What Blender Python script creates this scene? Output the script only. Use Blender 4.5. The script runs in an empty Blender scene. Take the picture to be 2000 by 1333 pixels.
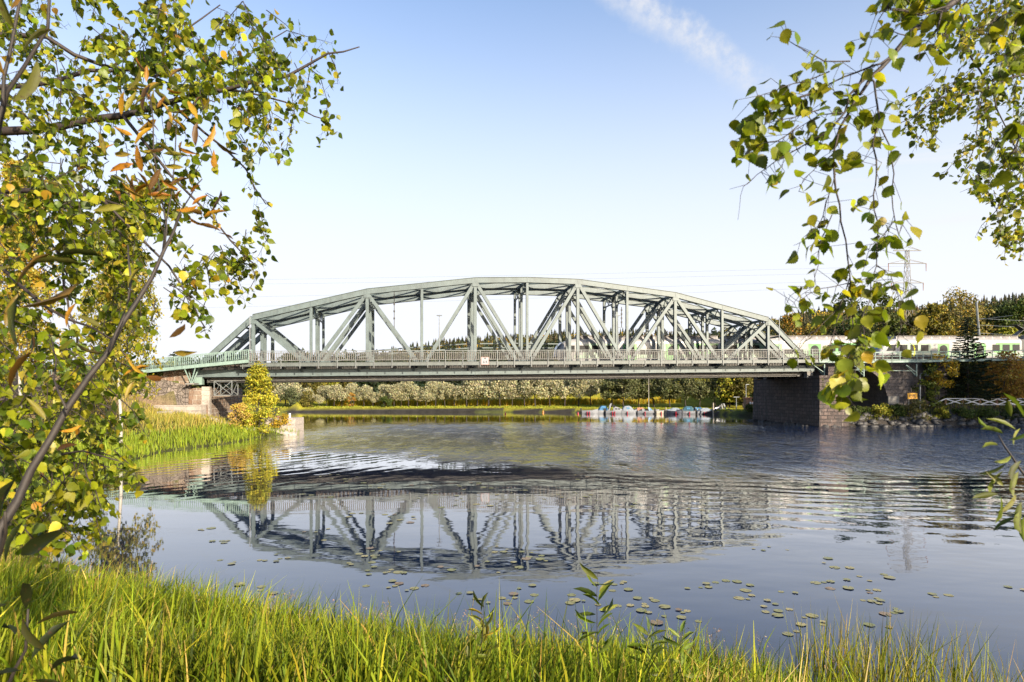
import bpy, math, random
import numpy as np
from mathutils import Vector, Matrix

C = bpy.context.scene
R = math.radians
# ------------------------------------------------------------------ camera
F, YH, EYE = 1200.0, 760.0, 5.13          # focal length in photo pixels, horizon row, eye height above the water
cam_d = bpy.data.cameras.new("camera")
cam_d.sensor_width = 36.0
cam_d.lens = F / 2000.0 * 36.0
cam_d.shift_y = (YH - 666.5) / 2000.0
cam_d.clip_start, cam_d.clip_end = 0.1, 6000.0
cam_d.dof.use_dof = True
cam_d.dof.focus_distance = 60.0
cam_d.dof.aperture_fstop = 5.6
cam = bpy.data.objects.new("camera", cam_d)
C.collection.objects.link(cam)
cam.location = (0, 0, EYE)
cam.rotation_euler = (R(90), 0, 0)
C.camera = cam
# ------------------------------------------------------------------ light
SUN_AZ, SUN_EL = R(142.0), R(21.0)         # clockwise from +Y: low sun behind the right shoulder
sdir = Vector((math.sin(SUN_AZ) * math.cos(SUN_EL), math.cos(SUN_AZ) * math.cos(SUN_EL), math.sin(SUN_EL)))
sun_d = bpy.data.lights.new("sun", 'SUN')
sun_d.energy = 5.0
sun_d.angle = R(0.5)
sun_d.color = (1.0, 0.86, 0.66)
sun = bpy.data.objects.new("sun", sun_d)
C.collection.objects.link(sun)
sun.rotation_euler = (-sdir).to_track_quat('-Z', 'Y').to_euler()
C.view_settings.view_transform = 'Standard'
C.view_settings.look = 'None'
C.view_settings.exposure = 1.35
C.view_settings.gamma = 1.0
C.cycles.max_bounces = 8
C.cycles.transparent_max_bounces = 8
C.cycles.caustics_reflective = False
C.cycles.caustics_refractive = False

w = bpy.data.worlds.new("World"); C.world = w; w.use_nodes = True
nt = w.node_tree; nt.nodes.clear()
def N(nt, typ, **kw):
    n = nt.nodes.new(typ)
    for k, v in kw.items():
        if k in n.inputs.keys() and not hasattr(n, k): n.inputs[k].default_value = v
        else: setattr(n, k, v)
    return n
def math_n(nt, op, a=None, b=None, clamp=False):
    n = nt.nodes.new('ShaderNodeMath'); n.operation = op; n.use_clamp = clamp
    for i, v in enumerate((a, b)):
        if v is None: continue
        if isinstance(v, (int, float)): n.inputs[i].default_value = v
        else: nt.links.new(v, n.inputs[i])
    return n.outputs[0]
def mapr(nt, v, a, b, c=0.0, d=1.0, smooth=True):
    n = nt.nodes.new('ShaderNodeMapRange'); n.clamp = True
    n.interpolation_type = 'SMOOTHSTEP' if smooth else 'LINEAR'
    nt.links.new(v, n.inputs[0])
    for i, x in enumerate((a, b, c, d)): n.inputs[i + 1].default_value = x
    return n.outputs[0]
def mixc(nt, fac, a, b, mode='MIX'):
    n = nt.nodes.new('ShaderNodeMix'); n.data_type = 'RGBA'; n.blend_type = mode
    for i, v in ((0, fac), (6, a), (7, b)):
        if isinstance(v, (int, float)): n.inputs[i].default_value = v
        elif isinstance(v, (tuple, list)): n.inputs[i].default_value = (*v[:3], 1.0)
        else: nt.links.new(v, n.inputs[i])
    return n.outputs[2]
def noise(nt, vec, scale, detail=3.0, rough=0.55, dist=0.0):
    n = nt.nodes.new('ShaderNodeTexNoise'); n.inputs['Scale'].default_value = scale
    n.inputs['Detail'].default_value = detail; n.inputs['Roughness'].default_value = rough
    n.inputs['Distortion'].default_value = dist
    if vec is not None: nt.links.new(vec, n.inputs['Vector'])
    return n
def vscale(nt, vec, s):
    n = nt.nodes.new('ShaderNodeMapping'); n.inputs['Scale'].default_value = s
    nt.links.new(vec, n.inputs['Vector']); return n.outputs[0]

sky = nt.nodes.new('ShaderNodeTexSky'); sky.sky_type = 'NISHITA'
sky.sun_disc = False; sky.sun_elevation = SUN_EL; sky.sun_rotation = SUN_AZ
sky.air_density = 1.0; sky.dust_density = 1.6; sky.ozone_density = 1.6; sky.altitude = 100
tc = nt.nodes.new('ShaderNodeTexCoord')
sep = nt.nodes.new('ShaderNodeSeparateXYZ'); nt.links.new(tc.outputs['Generated'], sep.inputs[0])
zz = sep.outputs[2]
def dot_n(v):
    n = nt.nodes.new('ShaderNodeVectorMath'); n.operation = 'DOT_PRODUCT'
    nt.links.new(tc.outputs['Generated'], n.inputs[0]); n.inputs[1].default_value = v
    return n.outputs['Value']
# bright thin haze low over the horizon
hz = mapr(nt, zz, 0.10, 0.64, 1.0, 0.0)
hz = math_n(nt, 'MULTIPLY', hz, mapr(nt, sep.outputs[1], 0.05, 0.72, 0.03, 0.97))
tint = mixc(nt, 1.0, sky.outputs[0], (0.98, 0.985, 1.03), 'MULTIPLY')
col = mixc(nt, hz, tint, (3.30, 3.38, 3.64))
# an old contrail, spread by the wind, and faint cirrus on the right
def pix_dir(x, y): return Vector(((x - 1000) / F, 1.0, (YH - y) / F)).normalized()
pa, pb = pix_dir(1150, -60), pix_dir(1530, 205)
nrm = pa.cross(pb).normalized(); mid = (pa + pb).normalized(); along = (pb - pa).normalized()
nz = noise(nt, tc.outputs['Generated'], 16.0, 5.0, 0.65)
nz2 = noise(nt, tc.outputs['Generated'], 60.0, 4.0, 0.6)
d0 = dot_n(nrm)
d0 = math_n(nt, 'ADD', d0, math_n(nt, 'MULTIPLY', math_n(nt, 'SUBTRACT', nz.outputs[0], 0.5), 0.045))
d0 = math_n(nt, 'ADD', d0, math_n(nt, 'MULTIPLY', math_n(nt, 'SUBTRACT', nz2.outputs[0], 0.5), 0.016))
band = mapr(nt, math_n(nt, 'ABSOLUTE', d0), 0.002, 0.029, 1.0, 0.0)
al = dot_n(along)
c0 = mid.dot(along)
fade = math_n(nt, 'MULTIPLY', mapr(nt, al, c0 + 0.06, c0 + 0.19, 1.0, 0.0), mapr(nt, al, c0 - 0.32, c0 - 0.16, 0.0, 1.0))
fr = mapr(nt, dot_n(mid), 0.5, 0.8, 0.0, 1.0)
band = math_n(nt, 'MULTIPLY', math_n(nt, 'MULTIPLY', band, fade), fr)
band = math_n(nt, 'MULTIPLY', band, mapr(nt, nz2.outputs[0], 0.2, 0.75, 0.15, 0.80))
col = mixc(nt, band, col, (2.9, 2.95, 3.1))
cir = noise(nt, vscale(nt, tc.outputs['Generated'], (2.0, 2.0, 14.0)), 2.2, 5.0, 0.6, 0.6)
cm = math_n(nt, 'MULTIPLY', mapr(nt, cir.outputs[0], 0.52, 0.75), mapr(nt, sep.outputs[0], 0.2, 0.55))
cm = math_n(nt, 'MULTIPLY', cm, mapr(nt, zz, 0.03, 0.12))
cm = math_n(nt, 'MULTIPLY', cm, mapr(nt, zz, 0.45, 0.30))
col = mixc(nt, math_n(nt, 'MULTIPLY', cm, 0.55), col, (3.1, 3.15, 3.25))
bg = nt.nodes.new('ShaderNodeBackground'); bg.inputs[1].default_value = 0.117
nt.links.new(col, bg.inputs[0])
wo = nt.nodes.new('ShaderNodeOutputWorld'); nt.links.new(bg.outputs[0], wo.inputs[0])

rng = np.random.default_rng(7)
random.seed(7)
def P(x, y, Y):
    """point on the sight line of photo pixel (x, y) at depth Y"""
    return Vector(((x - 1000.0) / F * Y, Y, EYE + (YH - y) / F * Y))
TH = R(8.8); CT, ST = math.cos(TH), math.sin(TH); GR = 0.013; DECK = 8.98
def BP(t, wd, z):
    """railway frame: t along the line, wd across it (away from the camera), z above the water on the level mid-span"""
    return (t * CT - wd * ST, 80.0 + t * ST + wd * CT, z + GR * (t - 2.0))
def t_at(x, wd):
    k = (x - 1000.0) / F
    return (k * (80.0 + wd * CT) + wd * ST) / (CT - k * ST)
# ------------------------------------------------------------------ helpers
WL = {}
def tag(o, label=None, cat=None, group=None, kind=None):
    if label: o['label'] = label
    if cat: o['category'] = cat
    if group: o['group'] = group
    if kind: o['kind'] = kind
    return o
def thing(name, label, cat, loc=(0, 0, 0), group=None):
    o = bpy.data.objects.new(name, None); C.collection.objects.link(o)
    o.location = loc; o.empty_display_size = 0.3
    WL[o.name] = Vector(loc)
    return tag(o, label, cat, group)
def wloc(p): return WL.get(p.name, Vector((0, 0, 0))) if p is not None else Vector((0, 0, 0))
def link_mesh(name, me, mat, parent=None):
    o = bpy.data.objects.new(name, me); C.collection.objects.link(o)
    if mat is not None:
        for m in (mat if isinstance(mat, (list, tuple)) else [mat]): me.materials.append(m)
    if parent is not None:
        o.parent = parent; WL[o.name] = wloc(parent)
    return o
def np_mesh(name, V, Fc, mat, parent=None, col=None, smooth=False):
    """mesh from arrays; every face has the same number of corners; col = one colour per vertex"""
    V = np.asarray(V, dtype=np.float64) - np.array(wloc(parent))
    Fc = np.asarray(Fc, dtype=np.int32); n, k = Fc.shape
    me = bpy.data.meshes.new(name)
    me.vertices.add(len(V)); me.vertices.foreach_set('co', V.astype(np.float32).ravel())
    me.loops.add(n * k); me.loops.foreach_set('vertex_index', Fc.ravel())
    me.polygons.add(n); me.polygons.foreach_set('loop_start', np.arange(0, n * k, k, dtype=np.int32))
    if smooth: me.polygons.foreach_set('use_smooth', np.ones(n, dtype=bool))
    if col is not None:
        a = me.color_attributes.new('col', 'FLOAT_COLOR', 'POINT')
        a.data.foreach_set('color', np.c_[col, np.ones(len(col))].astype(np.float32).ravel())
    me.update(calc_edges=True)
    return link_mesh(name, me, mat, parent)
class MB:
    """collects solid shapes; build() links them as one mesh object"""
    def __init__(s, fmap=None): s.v, s.f, s.mi, s.map = [], [], [], fmap
    def add(s, vs, fs, m=0):
        b = len(s.v); s.v += [tuple(v) for v in vs]; s.f += [tuple(i + b for i in f) for f in fs]; s.mi += [m] * len(fs)
        return s
    BOXF = ((0, 3, 2, 1), (4, 5, 6, 7), (0, 1, 5, 4), (1, 2, 6, 5), (2, 3, 7, 6), (3, 0, 4, 7))
    def box(s, a, b, m=0):
        (x0, y0, z0), (x1, y1, z1) = a, b
        return s.add([(x0, y0, z0), (x1, y0, z0), (x1, y1, z0), (x0, y1, z0), (x0, y0, z1), (x1, y0, z1), (x1, y1, z1), (x0, y1, z1)], MB.BOXF, m)
    def beam(s, p, q, wd, hg, m=0, side=(0, 1, 0)):
        """bar from p to q; wd along side, hg across"""
        p, q, sd = Vector(p), Vector(q), Vector(side)
        d = (q - p).normalized(); u = d.cross(sd)
        if u.length < 1e-4: sd = Vector((1, 0, 0)); u = d.cross(sd)
        u.normalize(); sd = u.cross(d).normalized()
        a, b = sd * wd / 2, u * hg / 2
        vs = [p - a - b, p + a - b, p + a + b, p - a + b, q - a - b, q + a - b, q + a + b, q - a + b]
        return s.add(vs, MB.BOXF, m)
    def tube(s, pts, rad, n=8, m=0, cap=True):
        pts = [Vector(p) for p in pts]
        if isinstance(rad, (int, float)): rad = [rad] * len(pts)
        vs, fs = [], []; up = Vector((0.13, 0.27, 0.95))
        for i, p in enumerate(pts):
            d = (pts[min(i + 1, len(pts) - 1)] - pts[max(i - 1, 0)]).normalized()
            u = d.cross(up)
            if u.length < 1e-3: u = d.cross(Vector((1, 0, 0)))
            u.normalize(); v2 = d.cross(u)
            up = v2.cross(d) if False else up
            for k in range(n):
                a = 2 * math.pi * k / n
                vs.append(p + (u * math.cos(a) + v2 * math.sin(a)) * rad[i])
        for i in range(len(pts) - 1):
            for k in range(n):
                k2 = (k + 1) % n
                fs.append((i * n + k, i * n + k2, (i + 1) * n + k2, (i + 1) * n + k))
        if cap:
            fs.append(tuple(range(n - 1, -1, -1))); fs.append(tuple((len(pts) - 1) * n + k for k in range(n)))
        return s.add(vs, fs, m)
    def loft(s, rings, m=0, cap=True, closed=True):
        n = len(rings[0]); vs = [v for r in rings for v in r]; fs = []
        for i in range(len(rings) - 1):
            for k in range(n if closed else n - 1):
                k2 = (k + 1) % n
                fs.append((i * n + k, i * n + k2, (i + 1) * n + k2, (i + 1) * n + k))
        if cap:
            fs.append(tuple(range(n - 1, -1, -1))); fs.append(tuple((len(rings) - 1) * n + k for k in range(n)))
        return s.add(vs, fs, m)
    def build(s, name, mat, parent=None, smooth=False):
        o = wloc(parent)
        vs = [s.map(*v) for v in s.v] if s.map else s.v
        me = bpy.data.meshes.new(name)
        me.from_pydata([(v[0] - o[0], v[1] - o[1], v[2] - o[2]) for v in vs], [], s.f)
        if any(s.mi): me.polygons.foreach_set('material_index', s.mi)
        if smooth: me.polygons.foreach_set('use_smooth', [True] * len(s.f))
        me.update()
        return link_mesh(name, me, mat, parent)
def dup(root, loc, rz=0.0, sc=1.0, label=None, group=None):

    r = root.copy(); C.collection.objects.link(r); r.location = loc; r.rotation_euler = (0, 0, rz)
    r.scale = (sc, sc, sc) if isinstance(sc, (int, float)) else sc
    if label: r['label'] = label
    if group: r['group'] = group
    for ch in list(root.children):
        c = ch.copy(); C.collection.objects.link(c); c.parent = r
        for g in list(ch.children):
            d = g.copy(); C.collection.objects.link(d); d.parent = c
    return r
def rot_rand(n, rg):
    q = rg.normal(size=(n, 4)); q /= np.linalg.norm(q, axis=1)[:, None]
    a, b, c, d = q.T
    return np.stack([np.stack([1 - 2 * (c * c + d * d), 2 * (b * c - a * d), 2 * (b * d + a * c)], -1),
                     np.stack([2 * (b * c + a * d), 1 - 2 * (b * b + d * d), 2 * (c * d - a * b)], -1),
                     np.stack([2 * (b * d - a * c), 2 * (c * d + a * b), 1 - 2 * (b * b + c * c)], -1)], 1)
def rot_frame(d, rg, up=None):
    """matrices whose y axis is d (n,3); the blade's normal is random around it"""
    d = d / np.linalg.norm(d, axis=1)[:, None]
    r = rg.normal(size=d.shape)
    if up is not None: r = r * 0.55 + up
    x = np.cross(d, r); x /= np.linalg.norm(x, axis=1)[:, None]
    z = np.cross(x, d)
    return np.stack([x, d, z], -1)
def place(tmpl, tf, Rm, pos, size, cols, jit=0.0):
    """copies of one small template: vertices, faces, colours"""
    tv = np.asarray(tmpl); n = len(pos); k = len(tv)
    sz = np.asarray(size, dtype=float)
    if sz.ndim == 1: sz = sz[:, None]
    V = np.einsum('nij,nkj->nki', Rm, tv[None] * sz[:, None, :]) + pos[:, None, :]
    Fc = (np.asarray(tf)[None] + (np.arange(n) * k)[:, None, None]).reshape(-1, len(tf[0]))
    return V.reshape(-1, 3), Fc, np.repeat(cols, k, axis=0)
# leaf blades, base at the origin, tip along +y, slightly folded and drooping
_half = [(.17, .03), (.31, .12), (.33, .19), (.42, .26), (.39, .33), (.44, .42), (.37, .46), (.38, .56), (.29, .60), (.28, .70), (.19, .74), (.16, .84), (.07, .88)]
_out = [(0, 0)] + _half + [(0, 1.08)] + [(-x, y - .01) for x, y in reversed(_half)]
_lz = lambda x, y: .16 * abs(x) + .10 * math.sin(y * 5 + x * 4) * abs(x) - .13 * y * y
LEAF = np.array([(x, y, _lz(x, y)) for x, y in _out] + [(0, .45, _lz(0, .45))])
LEAF_F = [(len(_out), k, (k + 1) % len(_out)) for k in range(len(_out))]
LANCE = np.array([(0, 0, 0), (.085, .20, .04), (.13, .45, .05), (.085, .75, 0), (.03, 1.0, -.18), (-.07, .75, .03), (-.115, .45, .06), (-.085, .20, .05), (.01, .45, -.02)])
LANCE_F = [(0, 1, 2, 8), (8, 2, 3, 4), (8, 4, 5, 6), (0, 8, 6, 7)]
QUAD = np.array([(-.5, -.5, 0), (.5, -.35, .12), (.4, .5, 0), (-.35, .45, -.12)])
QUAD_F = [(0, 1, 2, 3)]
def pal(colors, n, rg, var=0.18, weights=None):
    c = np.array(colors)[rg.choice(len(colors), n, p=weights)]
    return np.clip(c * np.array([.86, .83, .55]) * (1 + rg.normal(0, var, (n, 1))) * (1 + rg.normal(0, .06, (n, 3))), .002, .9)
def smooth(a, b, x):
    u = np.clip((x - a) / (b - a), 0, 1); return u * u * (3 - 2 * u)
def vnoise(x, y, seed=0):
    """cheap smooth noise from sines"""
    r = np.random.default_rng(seed); o = np.zeros_like(x, dtype=float)
    for i in range(9):
        f = .5 * 1.6 ** (i % 5); a = r.uniform(0, 2 * math.pi); p = r.uniform(0, 6.28)
        o += np.sin((x * math.cos(a) + y * math.sin(a)) * f + p) / (1 + i % 5)
    return o / 4.0

# ------------------------------------------------------------------ materials
MAT = {}
def base_mat(name):
    m = bpy.data.materials.new(name); m.use_nodes = True
    nt = m.node_tree; b = nt.nodes['Principled BSDF']
    MAT[name] = m
    return m, nt, b
def geo_pos(nt): return nt.nodes.new('ShaderNodeNewGeometry').outputs['Position']
def simple(name, c, rough=.5, metal=0.0, var=.15, scale=3.0, bump=0.0, spec=.5, coat=0.0):
    m, nt, b = base_mat(name)
    tcn = nt.nodes.new('ShaderNodeTexCoord').outputs['Object']
    n = noise(nt, tcn, scale, 5.0, .6)
    f = mapr(nt, n.outputs[0], .3, .7)
    lo = tuple(x * (1 - var) for x in c); hi = tuple(min(1, x * (1 + var)) for x in c)
    nt.links.new(mixc(nt, f, lo, hi), b.inputs['Base Color'])
    b.inputs['Roughness'].default_value = rough; b.inputs['Metallic'].default_value = metal
    b.inputs['Specular IOR Level'].default_value = spec; b.inputs['Coat Weight'].default_value = coat
    if bump:
        bn = nt.nodes.new('ShaderNodeBump'); bn.inputs['Strength'].default_value = 1; bn.inputs['Distance'].default_value = bump
        nt.links.new(n.outputs[0], bn.inputs['Height']); nt.links.new(bn.outputs[0], b.inputs['Normal'])
    return m
def steel(name, c, rust=.5):
    """painted steel with rain streaks, grime and rust spots"""
    m, nt, b = base_mat(name)
    p = geo_pos(nt)
    n1 = noise(nt, p, .9, 6, .65); n2 = noise(nt, vscale(nt, p, (2.2, 2.2, .35)), 1.6, 6, .65); n3 = noise(nt, p, 5.5, 5, .7)
    col = mixc(nt, mapr(nt, n1.outputs[0], .3, .72), tuple(x * .78 for x in c), tuple(min(1, x * 1.1) for x in c))
    col = mixc(nt, math_n(nt, 'MULTIPLY', mapr(nt, n2.outputs[0], .46, .74), .6), col, tuple(x * .5 for x in c))
    col = mixc(nt, math_n(nt, 'MULTIPLY', mapr(nt, n3.outputs[0], .60, .74), rust), col, (.16, .075, .035))
    nt.links.new(col, b.inputs['Base Color']); b.inputs['Roughness'].default_value = .5
    return m
def stone(name, c1, c2, sc, mortar, msize=.03, bw=.9, bh=.42, stain=None, ang=0.0, rubble=False, bump=.05):
    """masonry: courses follow the wall, blocks differ in tone"""
    m, nt, b = base_mat(name)
    p = geo_pos(nt)
    mp = nt.nodes.new('ShaderNodeMapping'); mp.vector_type = 'POINT'
    mp.inputs['Rotation'].default_value = (0, 0, ang); nt.links.new(p, mp.inputs['Vector'])
    s = nt.nodes.new('ShaderNodeSeparateXYZ'); nt.links.new(mp.outputs[0], s.inputs[0])
    cb = nt.nodes.new('ShaderNodeCombineXYZ')
    nt.links.new(math_n(nt, 'ADD', s.outputs[0], math_n(nt, 'MULTIPLY', s.outputs[1], 1.0)), cb.inputs[0]); nt.links.new(s.outputs[2], cb.inputs[1])
    n = noise(nt, p, 1.1, 6, .65); n2 = noise(nt, p, 7.0, 5, .65); n3 = noise(nt, vscale(nt, p, (1.5, 1.5, .16)), 1.5, 5, .65)
    if rubble:
        vo = nt.nodes.new('ShaderNodeTexVoronoi'); vo.feature = 'F1'; vo.inputs['Scale'].default_value = sc
        nt.links.new(cb.outputs[0], vo.inputs['Vector'])
        ve = nt.nodes.new('ShaderNodeTexVoronoi'); ve.feature = 'DISTANCE_TO_EDGE'; ve.inputs['Scale'].default_value = sc
        nt.links.new(cb.outputs[0], ve.inputs['Vector'])
        sp = nt.nodes.new('ShaderNodeSeparateColor'); nt.links.new(vo.outputs['Color'], sp.inputs[0])
        col = mixc(nt, sp.outputs[0], c1, c2)
        edge = mapr(nt, ve.outputs[0], .02, .10)
        col = mixc(nt, edge, mortar, col); hgt = edge
    else:
        br = nt.nodes.new('ShaderNodeTexBrick'); br.offset = .5
        br.inputs['Color1'].default_value = (*c1, 1); br.inputs['Color2'].default_value = (*c2, 1); br.inputs['Mortar'].default_value = (*mortar, 1)
        br.inputs['Scale'].default_value = 1.0; br.inputs['Mortar Size'].default_value = msize; br.inputs['Mortar Smooth'].default_value = .3
        br.inputs['Brick Width'].default_value = bw; br.inputs['Row Height'].default_value = bh
        wv = nt.nodes.new('ShaderNodeVectorMath'); wv.operation = 'ADD'
        sc2 = nt.nodes.new('ShaderNodeVectorMath'); sc2.operation = 'SCALE'; sc2.inputs['Scale'].default_value = .05
        nt.links.new(n2.outputs[1], sc2.inputs[0]); nt.links.new(cb.outputs[0], wv.inputs[0]); nt.links.new(sc2.outputs[0], wv.inputs[1])
        nt.links.new(wv.outputs[0], br.inputs['Vector'])
        col = br.outputs[0]; hgt = math_n(nt, 'SUBTRACT', 1.0, br.outputs['Fac'])
    col = mixc(nt, mapr(nt, n.outputs[0], .25, .75), mixc(nt, .45, col, (.02, .02, .02)), col)
    col = mixc(nt, math_n(nt, 'MULTIPLY', mapr(nt, n2.outputs[0], .35, .75), .4), col, tuple(x * 1.5 for x in c2))
    if stain is not None:
        col = mixc(nt, math_n(nt, 'MULTIPLY', mapr(nt, n3.outputs[0], .46, .66), .8), col, stain[0])
        n4 = noise(nt, vscale(nt, p, (3.2, 3.2, .35)), 1.2, 5, .7)
        col = mixc(nt, math_n(nt, 'MULTIPLY', mapr(nt, n4.outputs[0], .60, .72), .75), col, stain[1])
    nt.links.new(col, b.inputs['Base Color']); b.inputs['Roughness'].default_value = .85
    bn = nt.nodes.new('ShaderNodeBump'); bn.inputs['Distance'].default_value = bump
    nt.links.new(math_n(nt, 'ADD', hgt, math_n(nt, 'MULTIPLY', n2.outputs[0], .9)), bn.inputs['Height']); nt.links.new(bn.outputs[0], b.inputs['Normal'])
    return m
def leaf_mat(name, trans=.4, rough=.45, spec=.35, spots=0.0):
    m, nt, b = base_mat(name)
    at = nt.nodes.new('ShaderNodeAttribute'); at.attribute_name = 'col'
    base = at.outputs['Color']
    if spots:
        n1 = noise(nt, geo_pos(nt), 70.0, 4, .6); n2 = noise(nt, geo_pos(nt), 9.0, 2, .5)
        base = mixc(nt, math_n(nt, 'MULTIPLY', mapr(nt, n1.outputs[0], .56, .68), spots), base, (.055, .030, .012))
        base = mixc(nt, mapr(nt, n2.outputs[0], .35, .7), mixc(nt, 1.0, base, (.75, .72, .7), 'MULTIPLY'), base)
    nt.links.new(base, b.inputs['Base Color'])
    b.inputs['Roughness'].default_value = rough; b.inputs['Specular IOR Level'].default_value = spec
    tr = nt.nodes.new('ShaderNodeBsdfTranslucent')
    nt.links.new(mixc(nt, 1.0, base, (1.5, 1.55, .75), 'MULTIPLY'), tr.inputs['Color'])
    mx = nt.nodes.new('ShaderNodeMixShader'); mx.inputs[0].default_value = trans
    nt.links.new(b.outputs[0], mx.inputs[1]); nt.links.new(tr.outputs[0], mx.inputs[2])
    nt.links.new(mx.outputs[0], nt.nodes['Material Output'].inputs['Surface'])
    return m
leaf_mat('leaf', .42, .42, .3, .12); leaf_mat('willow_leaf', .34, .5, .3, .85); leaf_mat('foliage', .22, .6, .2); leaf_mat('blade', .28, .5, .15)
simple('bark', (.030, .023, .019), .85, var=.4, scale=14, bump=.01)
simple('twig_bark', (.022, .014, .011), .7, var=.4, scale=30)
simple('stem_bark', (.017, .012, .009), .7, var=.35, scale=30)
def birch_bark():
    m, nt, b = base_mat('birch_bark'); p = geo_pos(nt)
    n = noise(nt, vscale(nt, p, (1, 1, 5)), 2.2, 4, .6); n2 = noise(nt, p, .8, 3)
    col = mixc(nt, mapr(nt, n.outputs[0], .55, .68), (.34, .32, .285), (.03, .027, .024))
    nt.links.new(mixc(nt, math_n(nt, 'MULTIPLY', mapr(nt, n2.outputs[0], .5, .8), .5), col, (.25, .2, .15)), b.inputs['Base Color']); b.inputs['Roughness'].default_value = .7
birch_bark()
steel('bridge_paint', (.086, .114, .117)); steel('girder_paint', (.085, .098, .094), .55); steel('green_paint', (.17, .245, .215), .12)
steel('dark_steel', (.055, .052, .048), .6); steel('galvanised', (.13, .14, .14), .15)
simple('rail_wood', (.098, .093, .086), .75, var=.35, scale=5); simple('plank', (.16, .125, .095), .85, var=.4, scale=4)
simple('lamp_grey', (.20, .215, .23), .45, .3); simple('white_paint', (.55, .56, .58), .45, var=.08); simple('black_paint', (.015, .015, .015), .5)
simple('train_white', (.25, .25, .255), .28, var=.05, scale=.6, coat=.3); simple('train_green', (.09, .25, .08), .3, var=.12, scale=.8, coat=.3)
simple('train_pale_green', (.22, .31, .23), .3, var=.15, scale=.5, coat=.3); simple('train_roof', (.20, .19, .185), .5, var=.2, scale=1.2)
simple('train_dark', (.028, .028, .030), .5, var=.3); simple('roof_panel', (.11, .10, .10), .6, var=.4)
simple('glass_dark', (.016, .017, .018), .3, spec=.2); simple('glass_blue', (.05, .16, .30), .08, spec=.8, var=.3)
simple('gel_white', (.21, .22, .245), .25, var=.06, coat=.3); simple('gel_cream', (.40, .37, .31), .3, var=.06); simple('hull_dark', (.02, .024, .04), .3)
simple('cover_blue', (.015, .10, .22), .7, var=.3); simple('cover_teal', (.01, .06, .09), .7, var=.3); simple('cover_grey', (.15, .18, .22), .7, var=.2); simple('cover_rust', (.28, .12, .07), .75, var=.2)
simple('fender_red', (.30, .012, .03), .4); simple('rubber', (.02, .02, .02), .7); simple('buoy_orange', (.75, .16, .03), .4); simple('sign_yellow', (.62, .30, .01), .5, var=.1, scale=8)
simple('brown_wood', (.20, .11, .065), .8, var=.35, scale=6); simple('pile_wood', (.30, .26, .21), .85, var=.35, scale=4); simple('insulator', (.2, .1, .06), .3)
simple('graffiti', (.40, .26, .42), .6, var=.5, scale=2)
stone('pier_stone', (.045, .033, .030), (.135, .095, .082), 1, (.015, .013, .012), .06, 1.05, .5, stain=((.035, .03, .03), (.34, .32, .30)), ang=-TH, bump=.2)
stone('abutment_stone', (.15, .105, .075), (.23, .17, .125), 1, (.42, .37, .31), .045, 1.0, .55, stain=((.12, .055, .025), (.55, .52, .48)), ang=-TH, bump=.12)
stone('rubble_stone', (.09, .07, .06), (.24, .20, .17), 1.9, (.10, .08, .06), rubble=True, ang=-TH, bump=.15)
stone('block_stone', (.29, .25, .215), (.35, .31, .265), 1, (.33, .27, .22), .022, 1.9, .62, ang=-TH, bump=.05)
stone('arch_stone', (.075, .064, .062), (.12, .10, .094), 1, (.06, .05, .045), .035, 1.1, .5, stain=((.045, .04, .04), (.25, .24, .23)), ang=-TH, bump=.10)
simple('granite', (.29, .255, .225), .85, var=.25, scale=5, bump=.04); simple('wet_rock', (.032, .030, .029), .6, var=.55, scale=4, bump=.06); simple('concrete', (.15, .142, .13), .85, var=.25, scale=2, bump=.01)
# ------------------------------------------------------------------ water, ground, hills
SHORE = np.array([(-16.6, 20), (-14.2, 17.2), (-11, 15.2), (-6.8, 13.3), (-3.5, 11.8), (0, 11.2), (2.8, 10.7), (4.4, 9.9), (5.5, 8.8), (7, 8.0), (9.5, 7.4), (12, 6),
                  (20, 2), (40, -2), (72, -2), (90, 10), (92, 35), (88, 55), (84, 70), (80, 79), (72, 85), (60, 84.8), (50, 84.6), (45.5, 84.4), (42.0, 86.0), (39.4, 101.5),
                  (43, 107), (45, 113), (42, 120), (36, 125.5), (25, 130), (0, 134.5), (-60, 136), (-170, 138), (-170, 112), (-60, 112), (-44, 98), (-37.6, 88),
                  (-35.6, 74.5), (-33, 73.2), (-24.7, 72.4), (-24.4, 69.2), (-27, 67), (-26.6, 62), (-26.6, 58), (-28.6, 50), (-26, 38.5), (-22.5, 29), (-19, 23.5)])
def shore_dist(X, Y):
    """distance to the shoreline, positive on land"""
    d = np.full(X.shape, 1e9); ins = np.zeros(X.shape, bool); n = len(SHORE)
    for i in range(n):
        (ax, ay), (bx, by) = SHORE[i], SHORE[(i + 1) % n]
        ex, ey = bx - ax, by - ay
        u = np.clip(((X - ax) * ex + (Y - ay) * ey) / (ex * ex + ey * ey), 0, 1)
        d = np.minimum(d, np.hypot(X - ax - u * ex, Y - ay - u * ey))
        c = ((ay > Y) != (by > Y)) & (X < ex * (Y - ay) / (by - ay + 1e-12) + ax)
        ins ^= c
    return np.where(ins, -d, d)
def rail_tw(X, Y): return X * CT + (Y - 80) * ST, -X * ST + (Y - 80) * CT
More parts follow.
